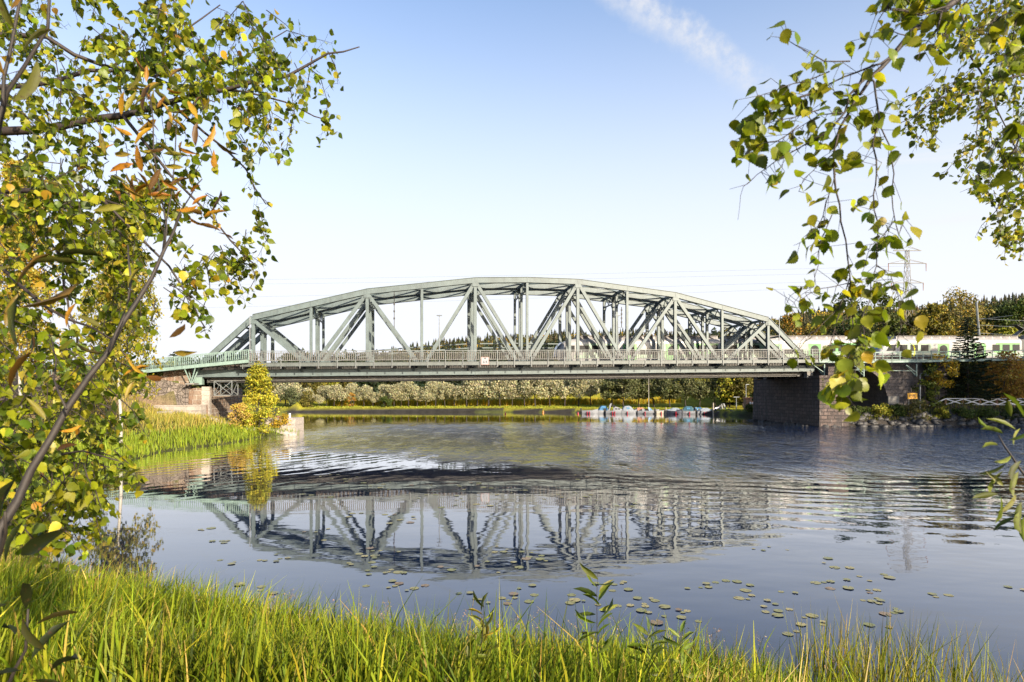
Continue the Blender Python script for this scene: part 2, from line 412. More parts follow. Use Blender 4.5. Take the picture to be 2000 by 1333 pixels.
def ground_z(X, Y):
    X, Y = np.asarray(X, float), np.asarray(Y, float)
    d = shore_dist(X, Y); t, wd = rail_tw(X, Y)
    wob = vnoise(X, Y, 3)
    near = np.minimum(3.5, .02 + .365 * d)
    left = np.minimum(1.95 + .1 * wob, .10 + .30 * d)
    right = np.minimum(2.55, .12 + .62 * d) + .05 * wob
    far = np.minimum(.95, .2 + .5 * d) + np.maximum(0, d - 9) * .07 + np.maximum(0, d - 26) * .25
    z = left
    z = np.where((Y < 25) & (X > -14), near, z)
    z = np.where((Y < 25) & (X <= -14), near + (left - near) * smooth(-14, -22, X), z)
    z = np.where((X > 35) & (Y > 25) & (Y < 103), right, z)
    z = np.where((Y >= 103) & (X > -45), np.minimum(far, 14), z)
    z = np.where((Y >= 103) & (X <= -45) & (Y > 124), np.minimum(far, 14), z)
    zr = DECK + GR * (t - 2)
    # railway embankments beyond the bridge ends
    top = zr - .75
    s = np.maximum(np.maximum(-1.2 - wd, wd - 13.5), 0); s2 = np.maximum(np.maximum(5.2 - wd, wd - 13.5), 0)
    eL = np.where(t < -38.2, (top - s * .66) * smooth(-38.5, -52, t) + 2.0 * (1 - smooth(-38.5, -52, t)), -9)
    eL = np.where((t < -38.2) & (wd > -.9) & (wd < 14), top - 1.6, eL)
    eR = np.where(t > 58, z + (np.maximum(zr - .45 - s2 * .92, z) - z) * smooth(60, 66, t), -9)
    z = np.where(d > .6, np.maximum(z, np.where(t < 0, eL, eR)), z)
    z = np.where(d < 0, np.maximum(-1.6, .55 * d) - .02, z)
    return z
def gz(x, y): return float(ground_z(np.array([x]), np.array([y]))[0])
def ground_mat():
    m, nt, b = base_mat('ground'); p = geo_pos(nt)
    at = nt.nodes.new('ShaderNodeAttribute'); at.attribute_name = 'col'
    n = noise(nt, p, .6, 6, .65); n2 = noise(nt, p, 6, 5, .7)
    col = mixc(nt, 1.0, at.outputs['Color'], mixc(nt, mapr(nt, n.outputs[0], .3, .7), (.65, .62, .6), (1.15, 1.1, 1.05)), 'MULTIPLY')
    col = mixc(nt, 1.0, col, mixc(nt, mapr(nt, n2.outputs[0], .3, .7), (.6, .6, .6), (1.2, 1.2, 1.2)), 'MULTIPLY')
    nt.links.new(col, b.inputs['Base Color']); b.inputs['Roughness'].default_value = .95; b.inputs['Specular IOR Level'].default_value = .1
    bn = nt.nodes.new('ShaderNodeBump'); bn.inputs['Distance'].default_value = .15
    nt.links.new(n2.outputs[0], bn.inputs['Height']); nt.links.new(bn.outputs[0], b.inputs['Normal'])
ground_mat()
xs = np.unique(np.concatenate([np.arange(-330, -60, 6.), np.arange(-60, -20, 1.), np.arange(-20, 14, .5), np.arange(14, 36, 2.), np.arange(36, 90, 1.), np.arange(90, 330, 6.)]))
ys = np.unique(np.concatenate([np.arange(-14, 0, 1.5), np.arange(0, 20, .5), np.arange(20, 92, 1.), np.arange(92, 160, 1.25), np.arange(160, 186, 3.)]))
GX, GY = np.meshgrid(xs, ys); GZ = ground_z(GX, GY)
t_, w_ = rail_tw(GX, GY); dd = shore_dist(GX, GY)
gc = np.zeros(GX.shape + (3,)); gc[:] = (.085, .10, .03)                      # turf
gc[(GY < 24)] = (.060, .055, .025)
far_m = (GY > 120) & (dd > 0); gc[far_m] = (.27, .26, .03)
gc[far_m & (dd < 1.2)] = (.035, .035, .035)                                   # stone edging of the far bank
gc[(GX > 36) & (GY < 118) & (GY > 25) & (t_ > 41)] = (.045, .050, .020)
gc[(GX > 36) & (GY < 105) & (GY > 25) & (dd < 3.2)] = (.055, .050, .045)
sand = (t_ < -39) & (t_ > -60) & (w_ < -1) & (w_ > -10.5)
gc[sand] = (.22, .165, .115)
gc[(t_ < -60) & (w_ < -1) & (w_ > -12)] = (.12, .11, .05)
gc[dd < -.2] = (.03, .028, .022)
nx, ny = len(xs), len(ys)
idx = np.arange(nx * ny).reshape(ny, nx)
quads = np.stack([idx[:-1, :-1], idx[:-1, 1:], idx[1:, 1:], idx[1:, :-1]], -1).reshape(-1, 4)
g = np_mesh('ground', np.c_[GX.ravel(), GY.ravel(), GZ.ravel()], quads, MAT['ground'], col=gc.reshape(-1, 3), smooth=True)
tag(g, 'grassy lake banks with a sandy slope by the stone abutment', kind='structure')

def hill_z(X, Y):
    """wooded hills behind the far bank: high on the right, lower towards the left"""
    az = X / np.maximum(Y, 1)
    z = 10 + smooth(170, 420, Y) * (8 + 17 * smooth(-.35, 0.1, az) + 17 * smooth(.33, .52, az) + 9 * smooth(.6, .95, az))
    z = z - 10 * smooth(-.1, -.5, az)
    z = z + 1.6 * vnoise(X * .05, Y * .05, 5)
    return z * smooth(150, 215, Y) + 3 * (1 - smooth(150, 215, Y)) - 2.5 * (1 - smooth(150, 170, Y))
hx = np.linspace(-900, 1100, 101); hy = np.concatenate([np.linspace(150, 520, 42), np.linspace(540, 2200, 20)])
HX, HY = np.meshgrid(hx, hy); HZ = hill_z(HX, HY)
idx = np.arange(HX.size).reshape(HX.shape)
quads = np.stack([idx[:-1, :-1], idx[:-1, 1:], idx[1:, 1:], idx[1:, :-1]], -1).reshape(-1, 4)
hc = np.zeros((HX.size, 3)); hc[:] = (.05, .055, .025)
tag(np_mesh('hills', np.c_[HX.ravel(), HY.ravel(), HZ.ravel()], quads, MAT['ground'], col=hc, smooth=True), 'wooded hills beyond the far bank', kind='structure')
v = [(-4000, -900, -2.2), (4000, -900, -2.2), (4000, 5000, -2.2), (-4000, 5000, -2.2)]
tag(np_mesh('lake_bed', v, [(0, 1, 2, 3)], MAT['ground'], col=np.array([(.04, .04, .03)] * 4)), 'dark lake bed and land out to the horizon', kind='structure')

def water_mat():
    m, nt, b = base_mat('water'); p = geo_pos(nt)
    b.inputs['Base Color'].default_value = (.010, .017, .030, 1); b.inputs['Roughness'].default_value = .015
    b.inputs['IOR'].default_value = 1.72; b.inputs['Specular IOR Level'].default_value = .5
    s = nt.nodes.new('ShaderNodeSeparateXYZ'); nt.links.new(p, s.inputs[0]); x, y = s.outputs[0], s.outputs[1]
    def vec(px, py):
        c = nt.nodes.new('ShaderNodeCombineXYZ')
        for i, q in enumerate((px, py)):
            if isinstance(q, (int, float)): c.inputs[i].default_value = q
            else: nt.links.new(q, c.inputs[i])
        return c.outputs[0]
    mul = lambda a, c: math_n(nt, 'MULTIPLY', a, c)
    add = lambda a, c: math_n(nt, 'ADD', a, c)
    # wind band across the lake: position wanders with a broad noise
    wn = noise(nt, vec(mul(x, .045), mul(y, .045)), 1.0, 4, .6)
    ywob = add(y, mul(math_n(nt, 'SUBTRACT', wn.outputs[0], .5), 15))
    lo_edge = math_n(nt, 'SUBTRACT', add(45.0, mul(math_n(nt, 'MAXIMUM', mul(x, -1.0), 0.0), .45)), math_n(nt, 'MINIMUM', math_n(nt, 'MAXIMUM', mul(x, .7), 0.0), 8.0))
    e1 = math_n(nt, 'SUBTRACT', ywob, lo_edge)
    band = mul(mapr(nt, e1, -5.0, 9.0), mapr(nt, ywob, 74, 98, 1.0, 0.0))
    leftcalm = mapr(nt, x, -27, -12, .10, 1.0)
    band = mul(band, leftcalm)
    # short wind chop, long crests across the view
    chop = noise(nt, vec(mul(x, 1.1), mul(y, 2.1)), 2.0, 2, .55)
    chop2 = noise(nt, vec(mul(x, .55), mul(y, 1.0)), .8, 2, .5)
    gust = noise(nt, vec(mul(x, .55), mul(y, .20)), 1.0, 4, .7)
    streak = noise(nt, vec(mul(x, .9), mul(y, .34)), 1.0, 2, .6)
    amp = mul(mapr(nt, gust.outputs[0], .36, .66, .25, 1.5), band)
    h = add(mul(add(mul(chop.outputs[0], .13), mul(chop2.outputs[0], .26)), amp), mul(mul(streak.outputs[0], .20), band))
    # ring ripples before the band, on the left and on the right
    sw_ = noise(nt, vec(mul(x, .22), mul(y, .22)), 1.0, 2, .5)
    def ring(cx, cy, wl, amp, mask):
        r = math_n(nt, 'SQRT', add(math_n(nt, 'POWER', math_n(nt, 'SUBTRACT', x, cx), 2.0), math_n(nt, 'POWER', math_n(nt, 'SUBTRACT', y, cy), 2.0)))
        ph = add(mul(r, 2 * math.pi / wl), add(mul(wn.outputs[0], 26.0), mul(sw_.outputs[0], 9.0)))
        return mul(mul(math_n(nt, 'SINE', ph), mul(mapr(nt, gust.outputs[0], .32, .66, .35, 1.35), amp)), mask)
    mL = mul(mul(mapr(nt, y, 24, 50), mapr(nt, y, 48, 80, 1, 0)), mapr(nt, x, 2, -20, 0, 1))
    mR = mul(mul(mapr(nt, y, 17, 25), mapr(nt, y, 32, 52, 1, 0)), mapr(nt, x, 2, 12))
    h = add(h, ring(-60, 75, 1.35, .0042, mL))
    h = add(h, ring(25, 95, 1.45, .0046, mR))
    # slow swell: nearly mirror-calm at left, wavier to the right
    sw = noise(nt, vec(mul(x, .35), mul(y, .62)), 1.0, 2, .45)
    fine = noise(nt, vec(mul(x, 1.0), mul(y, 2.2)), 1.6, 2, .5)
    calm = mul(mapr(nt, x, -16, 9, .0016, .0200), mapr(nt, y, 9, 19, .15, 1.0))
    h = add(h, mul(sw.outputs[0], calm))
    h = add(h, mul(fine.outputs[0], mul(mapr(nt, y, 8, 24, .0003, .0010), mapr(nt, x, -14, 10, .7, 1.7))))
    h = add(h, mul(chop2.outputs[0], mul(mapr(nt, y, 78, 104), .010)))
    bn = nt.nodes.new('ShaderNodeBump'); bn.inputs['Strength'].default_value = 1.0; bn.inputs['Distance'].default_value = 1.0
    nt.links.new(h, bn.inputs['Height']); nt.links.new(bn.outputs[0], b.inputs['Normal'])
    dn = noise(nt, vec(mul(x, .3), mul(y, .3)), 1.0, 5, .65)
    df = nt.nodes.new('ShaderNodeBsdfDiffuse'); gl = nt.nodes.new('ShaderNodeBsdfAnisotropic'); mx = nt.nodes.new('ShaderNodeMixShader'); fr = nt.nodes.new('ShaderNodeFresnel')
    nt.links.new(mixc(nt, mapr(nt, dn.outputs[0], .35, .7), (.0013, .0065, .0240), (.0018, .0092, .0340)), df.inputs['Color'])
    gl.inputs['Roughness'].default_value = .02; gl.inputs['Color'].default_value = (1, 1, 1, 1); fr.inputs['IOR'].default_value = 1.33
    nt.links.new(bn.outputs[0], gl.inputs['Normal']); nt.links.new(bn.outputs[0], fr.inputs['Normal'])
    nt.links.new(math_n(nt, 'MULTIPLY', fr.outputs[0], 1.7, True), mx.inputs[0]); nt.links.new(df.outputs[0], mx.inputs[1]); nt.links.new(gl.outputs[0], mx.inputs[2])
    nt.links.new(mx.outputs[0], nt.nodes['Material Output'].inputs['Surface'])
water_mat()
v = [(-340, -20, 0), (340, -20, 0), (340, 150, 0), (-340, 150, 0)]
tag(np_mesh('lake_water', v, [(0, 1, 2, 3)], MAT['water']), 'calm blue lake water mirroring the bridge', kind='structure')
# ------------------------------------------------------------------ the two railway bridges, side by side
PAN = 6.8
def nt_(i): return 2.0 + PAN * (i - 5)
CH = {0: 5.7, 1: 7.35, 2: 9.0, 3: 9.8, 4: 10.6, 5: 10.75, 6: 10.6, 7: 9.8, 8: 9.0, 9: 7.35, 10: 5.7}
ZB = 7.48                                    # bottom chord axis
def ztop(i): return DECK + CH[i] - .36
def hbar(mb, p, q, wd, dp, fl=.05, m=0):
    """I-section bar: two flange plates facing the sides and a web"""
    (t0, w0, z0), (t1, w1, z1) = p, q
    d = Vector((t1 - t0, 0, z1 - z0)).normalized(); u = Vector((-d.z, 0, d.x))
    for s in (-1, 1):
        mb.beam((t0, w0 + s * wd / 2, z0), (t1, w1 + s * wd / 2, z1), fl, dp, m)
    mb.beam((t0, w0, z0), (t1, w1, z1), wd - fl - .004, dp * .42, m)
def make_truss(wd, parent, first):
    mb = MB(BP)
    nodes = [(nt_(i), ztop(i)) for i in range(11)]
    for (a, za), (b_, zb) in zip(nodes[:-1], nodes[1:]):                  # top chord: box with a wider cover plate
        mb.beam((a, wd, za), (b_, wd, zb), .50, .60)
        mb.beam((a, wd, za + .335), (b_, wd, zb + .335), .66, .06)
        mb.beam((a, wd, za - .335), (b_, wd, zb - .335), .60, .05)
    for i, (a, za) in enumerate(nodes):                                   # gussets
        mb.box((a - .40, wd - .29, za - .82), (a + .40, wd + .29, za - .36)) if i % 2 == 0 else None
        mb.box((a - .05, wd - .275, za - .30), (a + .05, wd + .275, za + .30))
    mb.box((-38.9, wd - .30, 7.12), (42.9, wd + .30, 7.84))               # bottom chord
    mb.box((-38.9, wd - .42, 7.845), (42.9, wd + .42, 7.905)); mb.box((-38.9, wd - .42, 7.055), (42.9, wd + .42, 7.115))
    for k in range(13):
        a = -38.8 + k * PAN
        mb.box((a - .04, wd - .325, 7.13), (a + .04, wd - .302, 7.83))
    for i in range(-1, 12):
        if i % 2: a = nt_(i); mb.box((a - .55, wd - .27, 7.92), (a + .55, wd + .27, 8.75))
    tr = mb.build('truss', MAT['bridge_paint'], parent)
    for i in range(0, 11):
        m = MB(BP); a = nt_(i)
        hbar(m, (a, wd, 7.91), (a, wd, ztop(i) - .40), .34, .31 if i % 2 else .38)
        m.build('vertical_post', MAT['bridge_paint'], tr)
    for i in range(0, 10):
        m = MB(BP)
        if i % 2 == 0: p, q = (nt_(i) + .25, wd, ztop(i) - .55), (nt_(i + 1) - .18, wd, 8.25)
        else: p, q = (nt_(i) + .18, wd, 8.25), (nt_(i + 1) - .25, wd, ztop(i + 1) - .55)
        hbar(m, p, q, .34, .41)
        m.build('diagonal_brace', MAT['bridge_paint'], tr)
    for a, b_ in (((nt_(0), ztop(0)), (-38.6, 7.95)), ((nt_(10), ztop(10)), (42.6, 7.95))):
        m = MB(BP)
        m.beam((a[0], wd, a[1] - .1), (b_[0], wd, b_[1]), .50, .56)
        u = Vector((b_[0] - a[0], 0, b_[1] - a[1])).normalized(); nn = Vector((u.z, 0, -u.x)) * (1 if u.z * u.x > 0 else -1)
        if nn.z < 0: nn = -nn
        m.beam((a[0] + nn.x * .31, wd, a[1] - .1 + nn.z * .31), (b_[0] + nn.x * .31, wd, b_[1] + nn.z * .31), .66, .06)
        m.build('end_post', MAT['bridge_paint'], tr)
    return tr
def cross_frames(w0, w1, parent):
    for i in range(0, 11):
        a, z = nt_(i), ztop(i); m = MB(BP)
        m.beam((a, w0 + .26, z), (a, w1 - .26, z), .26, .34, side=(1, 0, 0))
        dz = 1.25 if i not in (0, 10) else .95
        zl = z - dz
        m.beam((a, w0 + .26, zl), (a, w1 - .26, zl), .16, .16, side=(1, 0, 0))
        n = 4
        for k in range(n):
            f0, f1 = k / n, (k + 1) / n
            y0, y1 = w0 + .3 + (w1 - w0 - .6) * f0, w0 + .3 + (w1 - w0 - .6) * f1
            zz = (z - .2, zl + .06) if k % 2 else (zl + .06, z - .2)
            m.beam((a, y0, zz[0]), (a, y1, zz[1]), .09, .09, side=(1, 0, 0))
        for s, ww in ((1, w0), (-1, w1)):
            m.beam((a, ww + s * .26, zl - .85), (a, ww + s * 1.15, zl), .11, .11, side=(1, 0, 0))
        m.build('sway_frame' if i not in (0, 10) else 'portal_frame', MAT['bridge_paint'], parent)
    m = MB(BP)
    for i in range(0, 10):
        a, b_, za, zb = nt_(i), nt_(i + 1), ztop(i) + .22, ztop(i + 1) + .22
        m.beam((a, w0 + .3, za), (b_, w1 - .3, zb), .22, .12, side=(0, 1, 0)); m.beam((a, w1 - .3, za - .13), (b_, w0 + .3, zb - .13), .22, .12, side=(0, 1, 0))
    for (a, za), (b_, zb) in (((nt_(0), ztop(0)), (-38.6, 7.95)), ((nt_(10), ztop(10)), (42.6, 7.95))):
        for f in (.18, .36):
            m.beam((a + (b_ - a) * f, w0 + .3, za + (zb - za) * f), (a + (b_ - a) * f, w1 - .3, za + (zb - za) * f), .2, .2, side=(1, 0, 0))
    m.build('lateral_bracing', MAT['bridge_paint'], parent)
def track_deck(w0, w1, parent):
    m = MB(BP)
    for k in range(25):
        a = -38.8 + k * PAN / 2
        m.box((a - .14, w0 + .31, 7.2), (a + .14, w1 - .31, 8.25))
    for ww in (w0 + 1.3, w1 - 1.3): m.box((-38.8, ww - .15, 7.35), (42.8, ww + .15, 8.38))
    m.build('floor_beams', MAT['dark_steel'], parent)
    m = MB(BP)
    k = -38.6
    while k < 42.7:
        m.box((k, w0 + .75, 8.40), (k + .26, w1 - .75, 8.62)); k += .55
    m.build('sleeper', MAT['plank'], parent)['kind'] = 'stuff'
    mid = (w0 + w1) / 2
    for ww in (mid - .78, mid + .78):
        MB(BP).box((-39.2, ww - .04, 8.625), (43.4, ww + .04, 8.79)).build('rail', MAT['dark_steel'], parent)
WT = (0.0, 4.4, 5.8, 10.2)
near_bridge = thing('railway_truss_bridge', 'pale green steel truss bridge with the railed footway along its near side', 'bridge', BP(2, 0, 7.0), 'twin railway bridges over the lake')
far_bridge = thing('railway_truss_bridge', 'pale green steel truss bridge behind, the one carrying the train', 'bridge', BP(2, 8, 7.0), 'twin railway bridges over the lake')
for br, (a, b_) in ((near_bridge, WT[:2]), (far_bridge, WT[2:])):
    make_truss(a, br, True); make_truss(b_, br, False)
    cross_frames(a, b_, br); track_deck(a, b_, br)
    m = MB(BP)                                                           # inspection rails and lower bracing under the floor
    for k in range(12):
        a0 = -38.8 + k * PAN
        m.beam((a0, a + .35, 6.98), (a0 + PAN, b_ - .35, 6.98), .12, .12); m.beam((a0, b_ - .35, 6.85), (a0 + PAN, a + .35, 6.85), .12, .12)
    m.box((-37.5, a + .55, 6.40), (41.5, a + .95, 6.80)); m.box((-37.5, b_ - .95, 6.40), (41.5, b_ - .55, 6.80))
    m.build('lower_bracing', MAT['dark_steel'], br)
m = MB(BP)
for z, r in ((6.90, .085), (6.62, .06)): m.tube([(-37, .42 if z > 6.8 else .30, z), (2, .42 if z > 6.8 else .30, z - .05), (41, .42 if z > 6.8 else .30, z)], r, 6)
for k in range(25): m.box((-37.4 + k * 3.3, .37, 6.55), (-37.35 + k * 3.3, .47, 7.05))
m.build('cable_pipe', MAT['rail_wood'], near_bridge)
m = MB(BP)                                                               # curved stiffening rails along the back truss
for dz in (0, -.62):
    pts = [(nt_(i), 10.2 - .35, (8.55, 9.75, 10.75, 11.35, 11.75, 11.8, 11.7, 11.25, 10.75, 10.2, 9.4)[i] + dz) for i in range(11)]
    for p, q in zip(pts[:-1], pts[1:]): m.beam(p, q, .12, .16)
m.build('stiffening_rail', MAT['bridge_paint'], far_bridge)
# pedestrian walkway on the near side
WK = -1.95
m = MB(BP)
m.box((-33.0, WK, 8.26), (43.3, WK + .10, 8.64)); m.box((-33.0, WK - .06, 8.645), (43.3, WK + .16, 8.685)); m.box((-33.0, WK - .06, 8.215), (43.3, WK + .16, 8.255))
m.build('walkway_beam', MAT['girder_paint'], near_bridge)
m = MB(BP); k = -33.0
while k < 43.2: m.box((k, WK + .17, 8.60), (k + .20, -.45, 8.66)); k += .215
m.build('walkway_planking', MAT['plank'], near_bridge)
for j in range(12):
    m = MB(BP); a = nt_(-1) + PAN * (j + .86)
    m.box((a - .10, WK + .11, 8.30), (a + .10, -.31, 8.59)); m.beam((a, WK + .12, 8.34), (a, -.34, 7.62), .16, .16)
    m.build('walkway_bracket', MAT['girder_paint'], near_bridge)
rail = MB(BP)
rail.box((-32.9, WK - .02, 10.02), (43.3, WK + .06, 10.10)); rail.box((-32.9, WK, 8.90), (43.3, WK + .05, 8.98)); rail.box((-32.9, WK, 9.80), (43.3, WK + .05, 9.86))
rl = rail.build('walkway_railing', MAT['galvanised'], near_bridge)
bal = MB(BP); k = -32.7; j = 0
PST = 2.18
while k < 43.1:
    if j % 9: bal.box((k - .055, WK - .045, 8.86), (k + .055, WK - .022, 9.90))
    k += PST / 9; j += 1
bal.build('baluster', MAT['rail_wood'], rl)
for j in range(35):
    a = -32.7 + j * PST
    MB(BP).box((a - .05, WK - .10, 7.95), (a + .05, WK - .021, 10.06)).build('railing_post', MAT['galvanised'], rl)
for i in (-1, 11):                                                        # bearings
    for ww in WT:
        a = nt_(i) + (.6 if i < 0 else -.6)
        MB(BP).box((a - .45, ww - .4, 6.15), (a + .45, ww + .4, 7.05)).build('bearing', MAT['concrete'] if i > 0 else MAT['green_paint'], near_bridge if ww < 5 else far_bridge)
# hanging inspection cage under the left end
cage = thing('inspection_cage', 'galvanised X-braced inspection cage hung under the left end of the bridge', 'platform', BP(-34.8, -.9, 4.6))
m = MB(BP)
t0, t1, w0, w1, z0, z1 = -36.1, -34.1, -1.3, 1.2, 4.85, 6.55
for a in (t0, t1):
    for b_ in (w0, w1): m.beam((a, b_, z0), (a, b_, z1), .09, .09)
for b_ in (w0, w1):
    m.beam((t0, b_, z0), (t1, b_, z0), .09, .09); m.beam((t0, b_, z1), (t1, b_, z1), .09, .09)
    m.beam((t0, b_, z0), (t1, b_, z1), .07, .07); m.beam((t0, b_, z1), (t1, b_, z0), .07, .07)
for a in (t0, t1):
    m.beam((a, w0, z0), (a, w1, z0), .09, .09, side=(1, 0, 0)); m.beam((a, w0, z1), (a, w1, z1), .09, .09, side=(1, 0, 0)); m.beam((a, w0, z0), (a, w1, z1), .06, .06, side=(1, 0, 0))
m.build('cage_frame', MAT['galvanised'], cage)
MB(BP).box((t0 - .1, w0 - .15, z0 - .16), (t1 + 1.0, w1 + .15, z0 - .06)).build('platform_deck', MAT['plank'], cage)
m = MB(BP)
for a in (t0 + .1, t1 - .1): m.box((a - .03, .5, z1 + .05), (a + .03, .56, 7.05))
m.build('hanger', MAT['galvanised'], cage)
# clearance sign on the railing
sg = thing('clearance_sign', 'square white navigation sign with a black triangle fixed to the bridge railing', 'sign', BP(t_at(947, WK), WK - .14, 8.2))
ts = t_at(947, WK)
def SGM(v): return BP(v[0], v[1], v[2])
MB(BP).box((ts - .50, WK - .16, 8.23), (ts + .50, WK - .12, 9.22)).build('panel', MAT['gel_white'], sg)
m = MB(BP)
for a, b_ in (((-.50, 8.23), (.50, 8.27)), ((-.50, 9.18), (.50, 9.22)), ((-.50, 8.27), (-.46, 9.18)), ((.46, 8.27), (.50, 9.18))): m.box((ts + a[0], WK - .168, a[1]), (ts + b_[0], WK - .161, b_[1]))
m.build('red_border', MAT['cover_rust'], sg)
MB(BP).add([(ts - .17, WK - .165, 9.12), (ts, WK - .165, 8.92), (ts + .17, WK - .165, 9.12), (ts - .17, WK - .1605, 9.12), (ts, WK - .1605, 8.92), (ts + .17, WK - .1605, 9.12)],
           [(0, 1, 2), (5, 4, 3), (0, 3, 4, 1), (1, 4, 5, 2), (2, 5, 3, 0)]).build('black_triangle', MAT['black_paint'], sg)
def text(name, s, loc, size, rotz, mat, parent, ext=.004):
    c = bpy.data.curves.new(name, 'FONT'); c.body = s; c.size = size; c.align_x = 'CENTER'; c.extrude = ext
    o = bpy.data.objects.new(name, c); C.collection.objects.link(o); c.materials.append(mat)
    o.rotation_euler = (R(90), 0, rotz); bpy.context.view_layer.update()
    me = bpy.data.meshes.new_from_object(o.evaluated_get(bpy.context.evaluated_depsgraph_get()))
    bpy.data.objects.remove(o); o = bpy.data.objects.new(name, me); C.collection.objects.link(o)
    if not me.materials: me.materials.append(mat)
    o.parent = parent; o.location = Vector(loc) - wloc(parent); o.rotation_euler = (R(90), 0, rotz); WL[o.name] = wloc(parent)
    return o
text('lettering', '6.4', BP(ts, WK - .168, 8.46), .46, TH, MAT['black_paint'], sg)
# lamps and poles standing on the footway
def lamp(x, ytop, wd, label, head=True, zb=8.66):
    t = t_at(x, wd); b_ = Vector(BP(t, wd, zb)); h = EYE + (YH - ytop) * b_.y / F - b_.z
    o = thing('lamp_post', label, 'lamp post', b_, 'lamp posts standing on the bridge footway')
    MB().tube([b_, b_ + Vector((0, 0, h))], [.075, .045], 8).build('pole', MAT['lamp_grey'], o)
    if head:
        m = MB(); m.box(b_ + Vector((-.35, -.14, h)), b_ + Vector((.35, .14, h + .09))); m.box(b_ + Vector((-.28, -.10, h - .04)), b_ + Vector((.28, .10, h - .002)))
        m.build('lamp_head', MAT['lamp_grey'], o)
    return o
lamp(858, 617, -1.72, 'slim grey lamp post on the footway left of mid-bridge, flat lamp head')
lamp(1207, 617, -1.72, 'slim grey lamp post on the footway right of mid-bridge, in front of the train roof')
lamp(1522, 620, -1.72, 'thin headless pole on the footway at the right end post of the bridge', False)
lamp(488, 618, -1.72, 'thin headless pole on the footway at the left end post of the bridge', False)
for x, y0, y1 in ((770, 570, 640), (1214, 640, 600)):                    # contact-wire droppers hanging between the trusses
    wd = 2.2; t = t_at(x, wd); m = MB(BP)
    zt, zb = sorted((EYE + (YH - y0) * (80 + t * ST + wd) / F, EYE + (YH - y1) * (80 + t * ST + wd) / F))[::-1]
    zt -= GR * (t - 2); zb -= GR * (t - 2)
    m.tube([(t, wd, zb), (t, wd, zt)], .05, 6)
    for f in (.25, .45, .65, .85): m.tube([(t, wd, zb + (zt - zb) * f - .12), (t, wd, zb + (zt - zb) * f + .12)], .11, 8)
    m.beam((t - .5, wd, zb), (t + .1, wd, zb), .05, .05)
    m.build('wire_dropper', MAT['dark_steel'], near_bridge)
# ------------------------------------------------------------------ piers, abutment, walls
def wall_box(name, mat, parent, t0, t1, w0, w1, z0, z1, batter=.04, seg=1, fm=BP):
    """battered masonry body with a roughened outline"""
    m = MB(fm); b_ = batter * (z1 - z0); zc = (z1 + z0) / 2
    vs = [(t0 - b_, w0 - b_, z0), (t1 + b_, w0 - b_, z0), (t1 + b_, w1 + b_, z0), (t0 - b_, w1 + b_, z0), (t0, w0, z1), (t1, w0, z1), (t1, w1, z1), (t0, w1, z1)]
    m.add(vs, MB.BOXF)
    return m.build(name, mat, parent)
pier = thing('bridge_pier', 'dark streaked granite block pier under the right end of the bridge, partly sunlit', 'bridge pier', BP(44, 6, 0))
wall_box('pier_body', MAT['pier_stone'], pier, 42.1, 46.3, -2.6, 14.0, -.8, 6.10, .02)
m = MB(BP)
m.box((42.0, -2.7, 6.105), (46.3, -.3, 6.45)); m.box((43.4, -2.6, 6.455), (46.3, 13.9, 7.6))
for k in range(5): m.box((41.9 + .0, 1.0 + k * 2.9, 6.12), (43.1, 2.0 + k * 2.9, 6.75))
m.build('pier_cap', MAT['pier_stone'], pier)
abut = thing('bridge_abutment', 'rust-streaked stone block abutment under the left end of the bridge', 'abutment', BP(-38, 5, 1))
wall_box('abutment_body', MAT['abutment_stone'], abut, -38.9, -36.9, -1.25, 13.5, -.5, 5.75, .035)
m = MB(BP); m.box((-43.5, -.6, 2.0), (-38.95, 13.2, 8.0)); m.build('back_wall', MAT['abutment_stone'], abut)
m = MB(BP); m.box((-37.5, -1.32, -.2), (-36.62, -.62, 5.9)); m.build('corner_quoin', MAT['block_stone'], abut)
wing = thing('rubble_wall', 'dark rubble stone wing wall running left from the abutment under the green ramp', 'wall', BP(-48, -1, 4))
m = MB(BP)
zr = lambda t: 8.0 + (t + 38) * .045
ts_ = np.linspace(-39.3, -64, 15)
m.loft([[(t, -1.35, 1.2), (t, -1.05, zr(t) - max(.75, 1.9 - (-39.3 - t) * .35)), (t, -.61, zr(t) - max(.75, 1.9 - (-39.3 - t) * .35)), (t, -.61, 1.2)] for t in ts_])
m.build('wall_body', MAT['rubble_stone'], wing)
MB(BP).box((-39.28, -1.36, 1.0), (-38.95, -.95, 5.7)).build('wall_end', MAT['rubble_stone'], wing)
